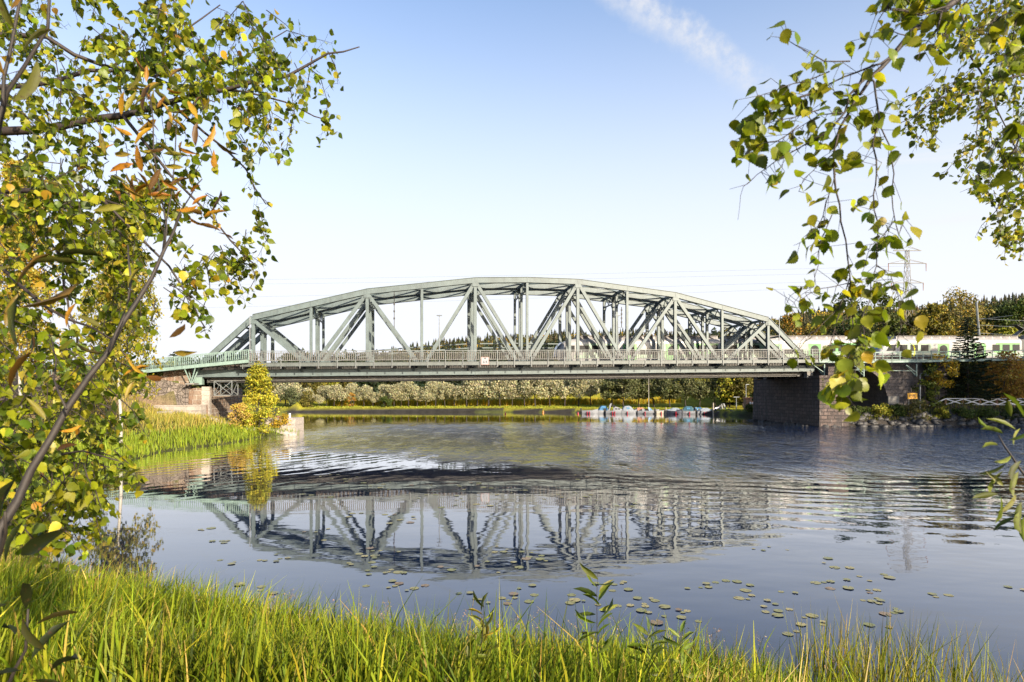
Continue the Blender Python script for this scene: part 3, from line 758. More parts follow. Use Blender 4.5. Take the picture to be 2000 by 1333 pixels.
# pale granite retaining wall and loose blocks below the sandy slope
rw = thing('granite_retaining_wall', 'pale sunlit granite block retaining wall left of the abutment', 'wall', (-40, 71.4, 1.4))
rr = random.Random(5)
m = MB()
for r_, (x0, x1) in enumerate(((-43.6, -36.0), (-43.6, -36.0), (-41.6, -36.0))):
    x = x0
    while x < x1 - .3:
        L = min(rr.uniform(1.1, 2.2), x1 - x)
        j = rr.uniform(-.05, .05)
        m.box((x, 71.2 + j, 1.35 + r_ * .63), (x + L - .02, 72.4, 1.96 + r_ * .63)); x += L
m.build('stone_courses', MAT['block_stone'], rw)
for i, (px, py, L, lab) in enumerate(((322, 815, 1.5, 'low granite block in the grass, leftmost of the row below the pale wall'), (362, 816, 1.7, 'long flat granite block in the grass below the pale wall, second of the row'),
                                      (384, 813, 1.1, 'granite block in the middle of the row below the pale wall'), (418, 812, 1.2, 'granite block at the foot of the abutment corner'),
                                      (440, 815, .9, 'small granite block below the dark abutment face beside the yellow shrub'))):
    Y = 68.6 + i * .35; p = P(px, py, Y); zb = gz(p.x, Y) - .1
    m = MB(); a = rr.uniform(-.2, .2)
    vs = []
    for dz in (0, .62):
        for dx, dy in ((-L / 2, -.4), (L / 2, -.4), (L / 2, .4), (-L / 2, .4)):
            vs.append((p.x + dx * math.cos(a) - dy * math.sin(a) + rr.uniform(-.06, .06), Y + dx * math.sin(a) + dy * math.cos(a) + rr.uniform(-.06, .06), zb + dz + rr.uniform(-.04, .04)))
    m.add(vs, MB.BOXF); o = m.build('granite_block', MAT['granite']); tag(o, lab, 'stone block', 'granite blocks lying below the pale wall')
quay = thing('stone_quay', 'sunlit granite quay head at the water beside the yellow shrub', 'quay', (-26, 70.5, 0))
m = MB(); rr = random.Random(9)
for r_ in range(3):
    x = -29.6
    while x < -24.6:
        L = min(rr.uniform(1.0, 1.9), -24.5 - x + .1); j = rr.uniform(-.06, .06)
        m.box((x, 69.15 + j + r_ * .05, -.5 + r_ * .78), (x + L - .03, 72.1, .26 + r_ * .78)); x += L
m.build('quay_courses', MAT['granite'], quay)
MB().box((-29.4, 69.6, 1.85), (-25.7, 71.6, 2.02)).build('quay_slab', MAT['brown_wood'], quay)
MB().tube([(-25.4, 70.2, 1.85), (-25.4, 70.2, 2.35)], .12, 8).build('mooring_post', MAT['white_paint'], quay)
# ------------------------------------------------------------------ green footways at both ends
def footway(name, label, pts, wd, zbase, hrail, parent_at, post_step, girder_h, mat, fill):
    """pts: (t, z of the floor edge). Girder, rails, posts"""
    o = thing(name, label, 'footbridge', BP(*parent_at))
    m = MB(BP)
    for (t0, z0), (t1, z1) in zip(pts[:-1], pts[1:]):
        m.beam((t0, wd, z0 - girder_h / 2), (t1, wd, z1 - girder_h / 2), .12, girder_h); m.beam((t0, wd + 1.4, z0 - girder_h / 2), (t1, wd + 1.4, z1 - girder_h / 2), .12, girder_h)
        m.beam((t0, wd + .70, z0 - .06), (t1, wd + .70, z1 - .06), 1.26, .08)
    m.build('girder', mat, o)
    rl = None
    for side, ww in ((0, wd - .02), (1, wd + 1.42)):
        m = MB(BP)
        for (t0, z0), (t1, z1) in zip(pts[:-1], pts[1:]):
            for dz, th in ((hrail, .07), (hrail * .5 if not fill else .14, .045), (.14, .045)):
                m.beam((t0, ww, z0 + dz), (t1, ww, z1 + dz), th, th)
            if fill:
                n = int(abs(t1 - t0) / .22)
                for k in range(n):
                    f = k / n; m.box((t0 + (t1 - t0) * f - .022, ww - .02, z0 + (z1 - z0) * f + .15), (t0 + (t1 - t0) * f + .022, ww + .02, z0 + (z1 - z0) * f + hrail - .02))
        rl = m.build('railing', mat, o)
        for (t0, z0), (t1, z1) in zip(pts[:-1], pts[1:]):
            n = max(1, int(abs(t1 - t0) / post_step))
            for k in range(n):
                f = k / n; tt, zz = t0 + (t1 - t0) * f, z0 + (z1 - z0) * f
                MB(BP).box((tt - .045, ww - .075, zz - .05), (tt + .045, ww - .03, zz + hrail + .03)).build('post', mat, rl)
    return o
def zpx(x, y, wd):
    t = t_at(x, wd); return t, EYE + (YH - y) * BP(t, wd, 0)[1] / F - GR * (t - 2)
wl = -2.35
ramp = footway('footbridge_ramp', 'pale green steel ramp with railing sloping down to the left bank', [zpx(486, 702.5, wl), zpx(395, 711, wl), zpx(288, 722, wl), zpx(80, 744, wl), zpx(-120, 766, wl)], wl, 0, 1.15, (-33, -1.6, 8.5), 2.0, .38, MAT['green_paint'], True)
m = MB(BP); a = t_at(371, wl); zt = zpx(371, 713, wl)[1] - .4
for s in (-.65, .55): m.beam((a + s, wl + .1, zt), (a, wl + .35, zt - 1.75), .12, .10); m.beam((a + s, wl + 1.3, zt), (a, wl + .8, zt - 1.75), .12, .10)
m.build('v_strut', MAT['green_paint'], ramp)
MB(BP).box((a - .5, wl - .1, zt - 1.9), (a + .5, wl + 1.5, zt - 1.74)).build('strut_base', MAT['concrete'], ramp)
wr = -2.0
fr = footway('viaduct_footway', 'green railed steel footway bracketed off the stone viaduct on the right', [zpx(1600, 704.5, wr), zpx(1690, 705, wr), zpx(1790, 704, wr), zpx(1874, 702.5, wr), zpx(2060, 699, wr)], wr, 0, 1.18, (52, -1.2, 8.8), 2.3, .30, MAT['green_paint'], False)
m = MB(BP)
for x in (1610, 1687, 1790, 1869):
    t, z = zpx(x, 707, wr); z -= .1
    m.beam((t, wr, z - .25), (t, wr, z - 1.95), .13, .13); m.beam((t, wr + .05, z - 1.9), (t, wr + 1.95, z - .35), .10, .10, side=(1, 0, 0)); m.beam((t - 1.6, wr + .02, z - .35), (t, wr + .02, z - 1.4), .08, .08)
t0, z0 = zpx(1612, 722, wr); t1, z1 = zpx(1790, 725, wr)
m.beam((t0, wr, z0), (t1, wr, z1), .07, .07)
m.build('bracket_frame', MAT['green_paint'], fr)
# stone arch viaduct on the right
via = thing('arch_viaduct', 'shaded dark stone viaduct with one wide arch behind the green footway', 'viaduct', BP(53, 5, 2))
tc_, rad, zs, zt = 49.6, 5.1, 2.5, 9.05
m = MB(BP); w0, w1 = .1, 13.6
na = 24; arc = [(tc_ - rad * math.cos(math.pi * k / na), zs + rad * math.sin(math.pi * k / na)) for k in range(na + 1)]
for k in range(na):
    (a, za), (b_, zb) = arc[k], arc[k + 1]
    m.add([(a, w0, za), (b_, w0, zb), (b_, w0, zt), (a, w0, zt), (a, w1, za), (b_, w1, zb), (b_, w1, zt), (a, w1, zt)], MB.BOXF)
m.box((tc_ + rad, w0, 0), (64.5, w1, zt)); m.box((46.31, w0, 0), (tc_ - rad + 1.9, w1, zs)) if False else None
m.box((tc_ - rad - 1.2, w0, 0), (tc_ - rad, w1, zt))
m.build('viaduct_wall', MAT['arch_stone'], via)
m = MB(BP)
for k in range(na):
    (a, za), (b_, zb) = arc[k], arc[k + 1]
    u = lambda p: (tc_ + (p[0] - tc_) * 1.11, zs + (p[1] - zs) * 1.11)
    (c_, zc), (d_, zd) = u((a, za)), u((b_, zb))
    m.add([(a, w0 - .06, za), (b_, w0 - .06, zb), (d_, w0 - .06, zd), (c_, w0 - .06, zc), (a, w0 - .003, za), (b_, w0 - .003, zb), (d_, w0 - .003, zd), (c_, w0 - .003, zc)], MB.BOXF)
m.build('arch_ring', MAT['arch_stone'], via)
MB(BP).box((tc_ - rad - 1.2, w0 - .18, zt + .003), (64.5, w1, zt + .3)).build('coping', MAT['arch_stone'], via)
m = MB(BP); m.box((tc_ + rad - .1, w0 - .35, 2.2), (tc_ + rad + 1.6, w0 - .063, 3.4)); m.build('white_base_block', MAT['concrete'], via)
# ------------------------------------------------------------------ trains on the far track
WC = 8.0; ZT = DECK - .19                    # track axis and rail level
def section(wh, zl, zh, rc=.45):
    """body cross-section, half width wh, from zl to zh with rounded shoulders"""
    pts = [(-wh * .93, zl), (-wh, zl + .35), (-wh, zh - rc * 1.5)]
    for k in range(1, 6):
        a = math.pi / 2 * k / 6; pts.append((-wh + rc * 1.3 * (1 - math.cos(a)), zh - rc * 1.5 + rc * 1.5 * math.sin(a)))
    return pts + [(-wh + rc * 1.5, zh)] + [(-p[0], p[1]) for p in reversed(pts + [(-wh + rc * 1.5, zh)])]
def train(t0, t1, label, nose0, nose1, ncar):
    o = thing('passenger_train', label, 'train', BP((t0 + t1) / 2, WC, ZT), 'white and green trains on the back track')
    L = (t1 - t0); cl = L / ncar
    for c in range(ncar):
        a, b_ = t0 + c * cl, t0 + (c + 1) * cl
        nl, nr = nose0 and c == 0, nose1 and c == ncar - 1
        if not nl: a += .45
        if not nr: b_ -= .45
        rings = []
        prof = [(0, 1.05, .55, 1.25), (.25, 1.18, .40, 1.9), (.7, 1.28, .32, 2.55), (1.3, 1.36, .27, 3.05), (2.1, 1.42, .25, 3.35), (3.0, 1.45, .25, 3.45)]
        def ring(t, wh, zl, zh): return [(t, WC + p[0], ZT + p[1]) for p in section(wh, zl, zh)]
        if nl: rings += [ring(a + s, *q) for s, *q in prof]
        else: rings.append(ring(a, 1.45, .25, 3.45))
        if nr: rings += [ring(b_ - s, *q) for s, *q in reversed(prof)]
        else: rings.append(ring(b_, 1.45, .25, 3.45))
        car = MB(BP).loft(rings).build('car_body', MAT['train_white'], o, True)
        me = car.data
        me.polygons.foreach_set('use_smooth', [abs(p.normal.x) < .98 for p in me.polygons]); me.set_sharp_from_angle(angle=R(40))
        a1, b1 = (a + 3.2 if nl else a + .2), (b_ - 3.2 if nr else b_ - .2)
        # roof fairing with dark equipment panels
        m = MB(BP); m.loft([[(t, WC - 1.05, ZT + 3.40), (t, WC - .92, ZT + 3.86), (t, WC + .92, ZT + 3.86), (t, WC + 1.05, ZT + 3.40)] for t in (a1, b1)])
        m.box((a1, WC - 1.12, ZT + 3.865), (b1, WC + 1.12, ZT + 3.90))
        m.build('roof_fairing', MAT['train_roof'], car)
        n = int((b1 - a1) / 1.55); stp = (b1 - a1) / n
        for k in range(n):
            c0, c1 = a1 + k * stp + .16, a1 + (k + 1) * stp - .16
            MB(BP).add([(c0, WC - 1.055, ZT + 3.47), (c1, WC - 1.055, ZT + 3.47), (c1, WC - .95, ZT + 3.82), (c0, WC - .95, ZT + 3.82), (c0, WC - 1.0, ZT + 3.47), (c1, WC - 1.0, ZT + 3.47), (c1, WC - .90, ZT + 3.82), (c0, WC - .90, ZT + 3.82)], MB.BOXF).build('roof_panel', MAT['roof_panel'], car)
        sd = WC - 1.45
        def plate(x0, x1, z0, z1, th): return MB(BP).box((x0, sd - th, ZT + z0), (x1, sd + .02, ZT + z1))
        plate(a1 - .5, b1 + .5, .62, 1.12, .006).build('side_stripe', MAT['train_pale_green'], car)
        # slanted green fields behind the windows
        for f0, f1, mt in ((.03, .25, 'train_pale_green'), (.55, .60, 'train_pale_green'), (.77, .96, 'train_green')):
            x0, x1 = a1 + (b1 - a1) * f0, a1 + (b1 - a1) * f1
            MB(BP).add([(x0, sd - .008, ZT + 1.15), (x1, sd - .008, ZT + 1.15), (x1 + .8, sd - .008, ZT + 2.72), (x0 + .5, sd - .008, ZT + 2.72), (x0, sd + .01, ZT + 1.15), (x1, sd + .01, ZT + 1.15), (x1 + .8, sd + .01, ZT + 2.72), (x0 + .5, sd + .01, ZT + 2.72)], MB.BOXF).build('green_field', MAT[mt], car)
        for fd in (.36, .66):
            x = a1 + (b1 - a1) * fd
            d = plate(x - 1.05, x + 1.05, .38, 2.62, .014).build('door', MAT['train_green'], car)
            m = MB(BP); r_ = .72; pts = [(-r_, 1.0), (r_, 1.0)] + [(r_ * math.cos(math.pi * k / 10), 1.68 + r_ * math.sin(math.pi * k / 10)) for k in range(11)]
            n_ = len(pts); m.add([(x + p, sd - .024, ZT + q) for p, q in pts] + [(x + p, sd - .0145, ZT + q) for p, q in pts], [tuple(range(n_)), tuple(range(2 * n_ - 1, n_ - 1, -1))] + [(i, i + n_, (i + 1) % n_ + n_, (i + 1) % n_) for i in range(n_)])
            m.build('door_window', MAT['glass_dark'], car)
        for k in range(12):
            x = a1 + .9 + (b1 - a1 - 1.8) * k / 11
            if min(abs(x - (a1 + (b1 - a1) * f)) for f in (.36, .66)) < 1.75: continue
            low = a1 + (b1 - a1) * .36 < x < a1 + (b1 - a1) * .66
            z0, z1 = (1.10, 1.80) if low else (1.45, 2.45)
            plate(x - .68, x + .68, z0, z1, .018).build('window', MAT['glass_dark'], car)
        for s, on, e in ((1, nl, a), (-1, nr, b_)):
            if not on: continue
            m = MB(BP)                                                    # windscreen follows the slanting nose
            q = []
            for f, wh, z in ((.20, .88, 1.78), (.62, 1.0, 2.42), (1.18, .96, 2.93)):
                q.append([(e + s * (f - .12), WC + y, ZT + z + .10) for y in (-wh, -wh / 2, 0, wh / 2, wh)])
            m.loft(q, cap=False, closed=False); m.build('windscreen', MAT['glass_blue'], car)
            x0, x1 = sorted((e + s * 1.0, e + s * 2.6))
            m = MB(BP)
            xs_ = [e + s * 1.15, e + s * 2.7, e + s * 2.7, e + s * 1.75]; zs_ = [1.5, 1.5, 2.45, 2.45]; ws_ = [1.335, 1.44, 1.44, 1.385]
            vs = [(x, WC - w_ - .03, ZT + z) for x, z, w_ in zip(xs_, zs_, ws_)] + [(x, WC - w_ + .08, ZT + z) for x, z, w_ in zip(xs_, zs_, ws_)]
            m.add(vs, MB.BOXF); m.build('cab_window', MAT['glass_dark'], car)
            m = MB(BP); m.box((min(e + s * .06, e + s * .24), WC - .95, ZT + .95), (max(e + s * .06, e + s * .24), WC - .65, ZT + 1.15)); m.build('headlight', MAT['gel_white'], car)
            m = MB(BP); m.box((min(e + s * .06, e + s * .24), WC + .65, ZT + .95), (max(e + s * .06, e + s * .24), WC + .95, ZT + 1.15)); m.build('headlight', MAT['gel_white'], car)
        for bt in (a + 3.6, b_ - 3.2):
            m = MB(BP)
            for dx in (-1.05, 1.05):
                for y in (-.8, .8):
                    pts = [(bt + dx, WC + y - .07, ZT + .42), (bt + dx, WC + y + .07, ZT + .42)]; m.tube(pts, .42, 14)
            m.box((bt - 1.5, WC - 1.0, ZT + .3), (bt + 1.5, WC - .88, ZT + .6)); m.box((bt - 1.5, WC + .88, ZT + .3), (bt + 1.5, WC + 1.0, ZT + .6))
            m.build('bogie', MAT['train_dark'], car)
        if not nr: MB(BP).box((b_ - .02, WC - 1.25, ZT + .5), (b_ + .92, WC + 1.25, ZT + 3.3)).build('gangway', MAT['train_dark'], car)
    return o
train(7.4, 58.3, 'white and green commuter train crossing the bridge, its nose behind mid-span trusses', True, True, 2)
tr2 = train(58.9, 137.0, 'white and green commuter train right of the bridge, above the stone viaduct', True, False, 3)
tp = t_at(1985, WC)
m = MB(BP)
m.beam((tp - .5, WC, ZT + 3.9), (tp + 1.1, WC, ZT + 5.0), .9, .06); m.beam((tp + 1.1, WC, ZT + 5.0), (tp - .3, WC, ZT + 5.75), .9, .05); m.box((tp - .45, WC - .9, ZT + 5.75), (tp - .2, WC + .9, ZT + 5.82))
m.build('pantograph', MAT['dark_steel'], tr2)
# ballast and rails on the approaches
m = MB(BP)
for a, b_ in ((-90, -39.3), (43.5, 150)):
    for mid in (2.2, WC): m.box((a, mid - 1.5, 8.2 if a < 0 else 8.4), (b_, mid + 1.5, 8.55))
tag(m.build('rail_track_bed', MAT['wet_rock']), 'dark ballast track bed on the railway approaches', kind='structure')
for mid, lab in ((2.2, 'pair of steel rails on the empty near track'), (WC, 'pair of steel rails under the trains on the back track')):
    m = MB(BP)
    for a, b_ in ((-90, -39.3), (43.5, 150)):
        for y in (-.78, .78): m.box((a, mid + y - .04, 8.555), (b_, mid + y + .04, 8.79))
    tag(m.build('railway_rails', MAT['dark_steel']), lab, 'rails', 'rails on the approaches')
# ------------------------------------------------------------------ lattice pylon, masts and wires
def gp(x, Y, dz=0.0):
    X = (x - 1000) / F * Y; return Vector((X, Y, gz(X, Y) + dz))
Yp = 150.0
pb = Vector(((1772 - 1000) / F * Yp, Yp, 3.0)); ph = P(1768, 488, Yp).z
py = thing('lattice_pylon', 'tall lattice steel power pylon rising behind the train', 'pylon', pb)
m = MB(); n = 15; prev = None
for k in range(n + 1):
    f = k / n; hw = 1.25 * (1 - f) ** 1.15 + .32; z = pb.z + (ph - pb.z) * f
    cs = [(pb.x - hw, Yp - hw, z), (pb.x + hw, Yp - hw, z), (pb.x + hw, Yp + hw, z), (pb.x - hw, Yp + hw, z)]
    if prev:
        for i in range(4):
            j = (i + 1) % 4
            m.beam(prev[i], cs[i], .08, .08); m.beam(prev[i], cs[j], .04, .04); m.beam(prev[j], cs[i], .04, .04)
    prev = cs
m.build('lattice_mast', MAT['dark_steel'], py)
for k, (py_, hw) in enumerate(((490, 3.4), (515, 4.6), (553, 3.9))):
    z = P(1768, py_, Yp).z; m = MB()
    for y in (-.4, .4): m.beam((pb.x - hw, Yp + y * .3, z), (pb.x + hw, Yp + y * .3, z), .12, .12); m.beam((pb.x - hw, Yp, z), (pb.x - .4, Yp + y, z + .9), .08, .08); m.beam((pb.x + hw, Yp, z), (pb.x + .4, Yp + y, z + .9), .08, .08)
    arm = m.build('cross_arm', MAT['dark_steel'], py)
    if k:
        for s in (-1, 1): MB().tube([(pb.x + s * hw, Yp, z), (pb.x + s * hw, Yp, z - 1.9)], [.10, .06], 6).build('insulator', MAT['insulator'], arm)
def wire(name, label, cat, pts, r, grp=None):
    m = MB()
    for p, q, sag in pts:
        p, q = Vector(p), Vector(q); L = []
        for k in range(13):
            f = k / 12; v = p.lerp(q, f); v.z -= sag * 4 * f * (1 - f); L.append(v)
        m.tube(L, r, 4, cap=False)
    return tag(m.build(name, MAT['lamp_grey']), label, cat, grp)
for k, (a, b_, lab) in enumerate(((553, 520, 'highest thin power line high over the truss bridge'), (560, 531, 'second thin power line down over the truss bridge'), (592, 545, 'third thin power line down, level with the left end of the truss'), (616, 556, 'lowest thin power line, crossing behind the left end posts'))):
    p = P(-350, a, 190); q = Vector((pb.x, Yp, P(1768, b_, Yp).z))
    wire('power_line', lab, 'power line', [(p, q, 1.0)], .022, 'power lines over the bridge')
Ym = 118
mb_ = gp(1917, Ym); mb_.z = 9.5; mt = P(1907, 590, Ym).z
ms = thing('catenary_mast', 'leaning grey steel catenary mast behind the dark spruce', 'mast', mb_)
m = MB(); m.tube([mb_, (mb_.x - 1.0, Ym, mt)], [.24, .19], 6); m.build('pole', MAT['galvanised'], ms)
m = MB(); z = P(0, 625, Ym).z; m.tube([(mb_.x - .6, Ym, z), (mb_.x + 3.0, Ym - 3.6, z + .4)], .06, 6); m.build('bracket_arm', MAT['galvanised'], ms)
for a, lab in ((622, 'uppermost overhead wire above the right-hand train'), (635, 'second overhead wire above the right-hand train'), (651, 'third overhead wire above the right-hand train'), (663, 'lowest overhead wire, just above the train roof')):
    p = Vector((mb_.x - .9, Ym, P(0, a, Ym).z)); q = Vector((150, Ym + 14, p.z + .6))
    wire('overhead_wire', lab, 'overhead wire', [(p, q, .5)], .03, 'overhead wires right of the mast')
# ------------------------------------------------------------------ right bank: lamp, sign, X-railed fence
lb = gp(1797, 88); lt = P(1797, 729, 88).z
lp = thing('street_lamp', 'bent-neck grey street lamp beside the yellow sign on the right bank', 'street lamp', lb)
MB().tube([lb, (lb.x, lb.y, lt - .4), (lb.x + .12, lb.y, lt - .08), (lb.x + .42, lb.y - .1, lt), (lb.x + .75, lb.y - .15, lt - .1)], [.10, .08, .07, .06, .06], 8).build('pole', MAT['lamp_grey'], lp)
MB().loft([[(lb.x + .72 + r_ * math.cos(k), lb.y - .15 + r_ * math.sin(k), lt + z) for k in np.linspace(0, 5.5, 8)] for r_, z in ((.10, 0.02), (.20, -.12), (.36, -.42))]).build('lamp_head', MAT['lamp_grey'], lp)
sb = gp(1782, 87.6)
ys_ = thing('warning_board', 'small yellow notice board on two posts before the stone arch', 'sign', sb)
z0, z1 = P(0, 779.5, 87.6).z, P(0, 768, 87.6).z
for s in (-.5, .5): MB().box((sb.x + s - .04, 87.62, sb.z - .3), (sb.x + s + .04, 87.7, z1 - .05)).build('post', MAT['galvanised'], ys_)
MB().box((sb.x - .69, 87.57, z0), (sb.x + .69, 87.615, z1)).build('panel', MAT['sign_yellow'], ys_)
m = MB()
for a, b_, c, d in ((-.52, -.15, .55, .62), (.02, .42, .60, .68), (-.5, -.3, .30, .38), (-.1, .35, .42, .47), (-.35, .0, .14, .2), (.15, .5, .16, .22)): m.box((sb.x + a, 87.562, z0 + (z1 - z0) * c), (sb.x + b_, 87.568, z0 + (z1 - z0) * (d + .06)))
m.build('lettering', MAT['brown_wood'], ys_)
fp = gp(1815, 88.4); fx0, fx1 = (1848 - 1000) / F * 88.4, 79.0
fn = thing('cross_rail_fence', 'white wooden fence with X-shaped rails on the right bank', 'fence', gp(1900, 88.4))
zt, zb = P(0, 779, 88.4).z, P(0, 791, 88.4).z
m = MB(); m.beam((fx0 - .1, 88.4, zt), (fx1, 88.4, zt), .12, .11); m.beam((fx0, 88.4, zb), (fx1, 88.4, zb), .08, .07)
m.beam((fp.x, 88.4, zb - .15), (fx0 - .1, 88.4, zt - .03), .12, .12); m.build('rail', MAT['white_paint'], fn)
st = 2.47; k = 0
while fx0 + k * st < fx1:
    x = fx0 + k * st
    MB().box((x - .13, 88.47, zb - .5), (x + .13, 88.64, zt - .06)).build('post', MAT['brown_wood'], fn)
    m = MB(); m.beam((x + .05, 88.40, zb + .06), (x + st - .05, 88.40, zt - .09), .05, .14); m.beam((x + .05, 88.345, zt - .09), (x + st - .05, 88.345, zb + .06), .05, .14); m.build('cross_brace', MAT['white_paint'], fn)
    k += 1
# riprap on the right bank
rk = np.random.default_rng(12); V, Fc, n0 = [], [], 0
ICO = []
def rock(c, r, rg):
    b = []
    for i in range(4):
        ph_ = -1.1 + i * .75
        for k in range(6): a = k * math.pi / 3 + i * .5; b.append((math.cos(a) * math.cos(ph_), math.sin(a) * math.cos(ph_), math.sin(ph_)))
    b = np.array(b) * (1 + rg.normal(0, .16, (24, 1))) * np.array([1.25, 1.0, .75]) * r + c
    f = [(i * 6 + k, i * 6 + (k + 1) % 6, (i + 1) * 6 + (k + 1) % 6, (i + 1) * 6 + k) for i in range(3) for k in range(6)]
    return b, f + [(5, 4, 3, 0), (0, 3, 2, 1), (18, 19, 20, 21), (18, 21, 22, 23)]
for i in range(420):
    x = rk.uniform(38.5, 82); y = rk.uniform(83.9, 87.2) if x > 42.5 else rk.uniform(84.5, 100)
    if x < 42.3: x = 41.9 - (y - 86) * .155 - rk.uniform(0, 1.6)
    z = max(gz(x, y), -.1); b, f = rock((x, y, z), rk.uniform(.18, .55), rk)
    V.append(b); Fc += [tuple(j + n0 for j in q) for q in f]; n0 += 24
me_o = np_mesh('riprap_rocks', np.concatenate(V), Fc, MAT['wet_rock']); tag(me_o, 'dark wet boulders heaped along the right waterline and pier foot', 'rocks', kind='stuff')
V, Fc, n0 = [], [], 0
for i in range(170):
    x = rk.uniform(-33, -24.4); y = 66.4 + (x + 33) * .25 + rk.uniform(-.9, .8)
    if x > -27.4: y = 68.9 + rk.uniform(-.4, .3)
    b, f = rock((x, y, max(gz(x, y), 0)), rk.uniform(.12, .34), rk)
    V.append(b); Fc += [tuple(j + n0 for j in q) for q in f]; n0 += 24
tag(np_mesh('shore_rocks', np.concatenate(V), Fc, MAT['granite']), 'small pale rocks at the waterline below the yellow shrub', 'rocks', kind='stuff')
# ------------------------------------------------------------------ kiosk, lamps and boats on the far side
kb = gp(1463, 119.5)
kz0, kz1 = kb.z, P(0, 779, 119.5).z
kk = thing('brick_kiosk', 'small brown brick hut with white notices beside the dark pier', 'kiosk', kb)
MB().box((kb.x - .75, 119.0, kz0 - 1), (kb.x + .35, 120.4, kz1)).build('wall', MAT['brown_wood'], kk)
MB().box((kb.x - .85, 118.9, kz1 + .003), (kb.x + .45, 120.5, kz1 + .22)).build('roof', MAT['cover_rust'], kk)
MB().box((kb.x + .353, 119.2, kz0 - 1), (kb.x + .80, 120.2, kz1 - .45)).build('side_box', MAT['cover_rust'], kk)
MB().box((kb.x - .15, 118.94, kz0 + 1.2), (kb.x + .22, 118.997, kz0 + 1.65)).build('notice', MAT['white_paint'], kk)
MB().box((kb.x + .42, 119.14, kz0 + 1.2), (kb.x + .68, 119.197, kz0 + 1.6)).build('notice', MAT['white_paint'], kk)
def bank_lamp(x, ytop, Y, label, double=False):
    b_ = gp(x, Y); zt = P(0, ytop, Y).z
    o = thing('street_lamp', label, 'street lamp', b_, 'street lamps on the far bank')
    MB().tube([b_, (b_.x, b_.y, zt)], [.09, .06], 8).build('pole', MAT['lamp_grey'], o)
    m = MB(); m.box((b_.x - (.6 if double else .05), b_.y - .12, zt + .002), (b_.x + .6, b_.y + .12, zt + .12)); m.build('lamp_head', MAT['lamp_grey'], o)
bank_lamp(1457, 752, 121, 'tall white street lamp rising behind the brown brick hut')
bank_lamp(1438, 776.5, 124, 'short T-headed lamp on the lawn left of the brown brick hut', True)
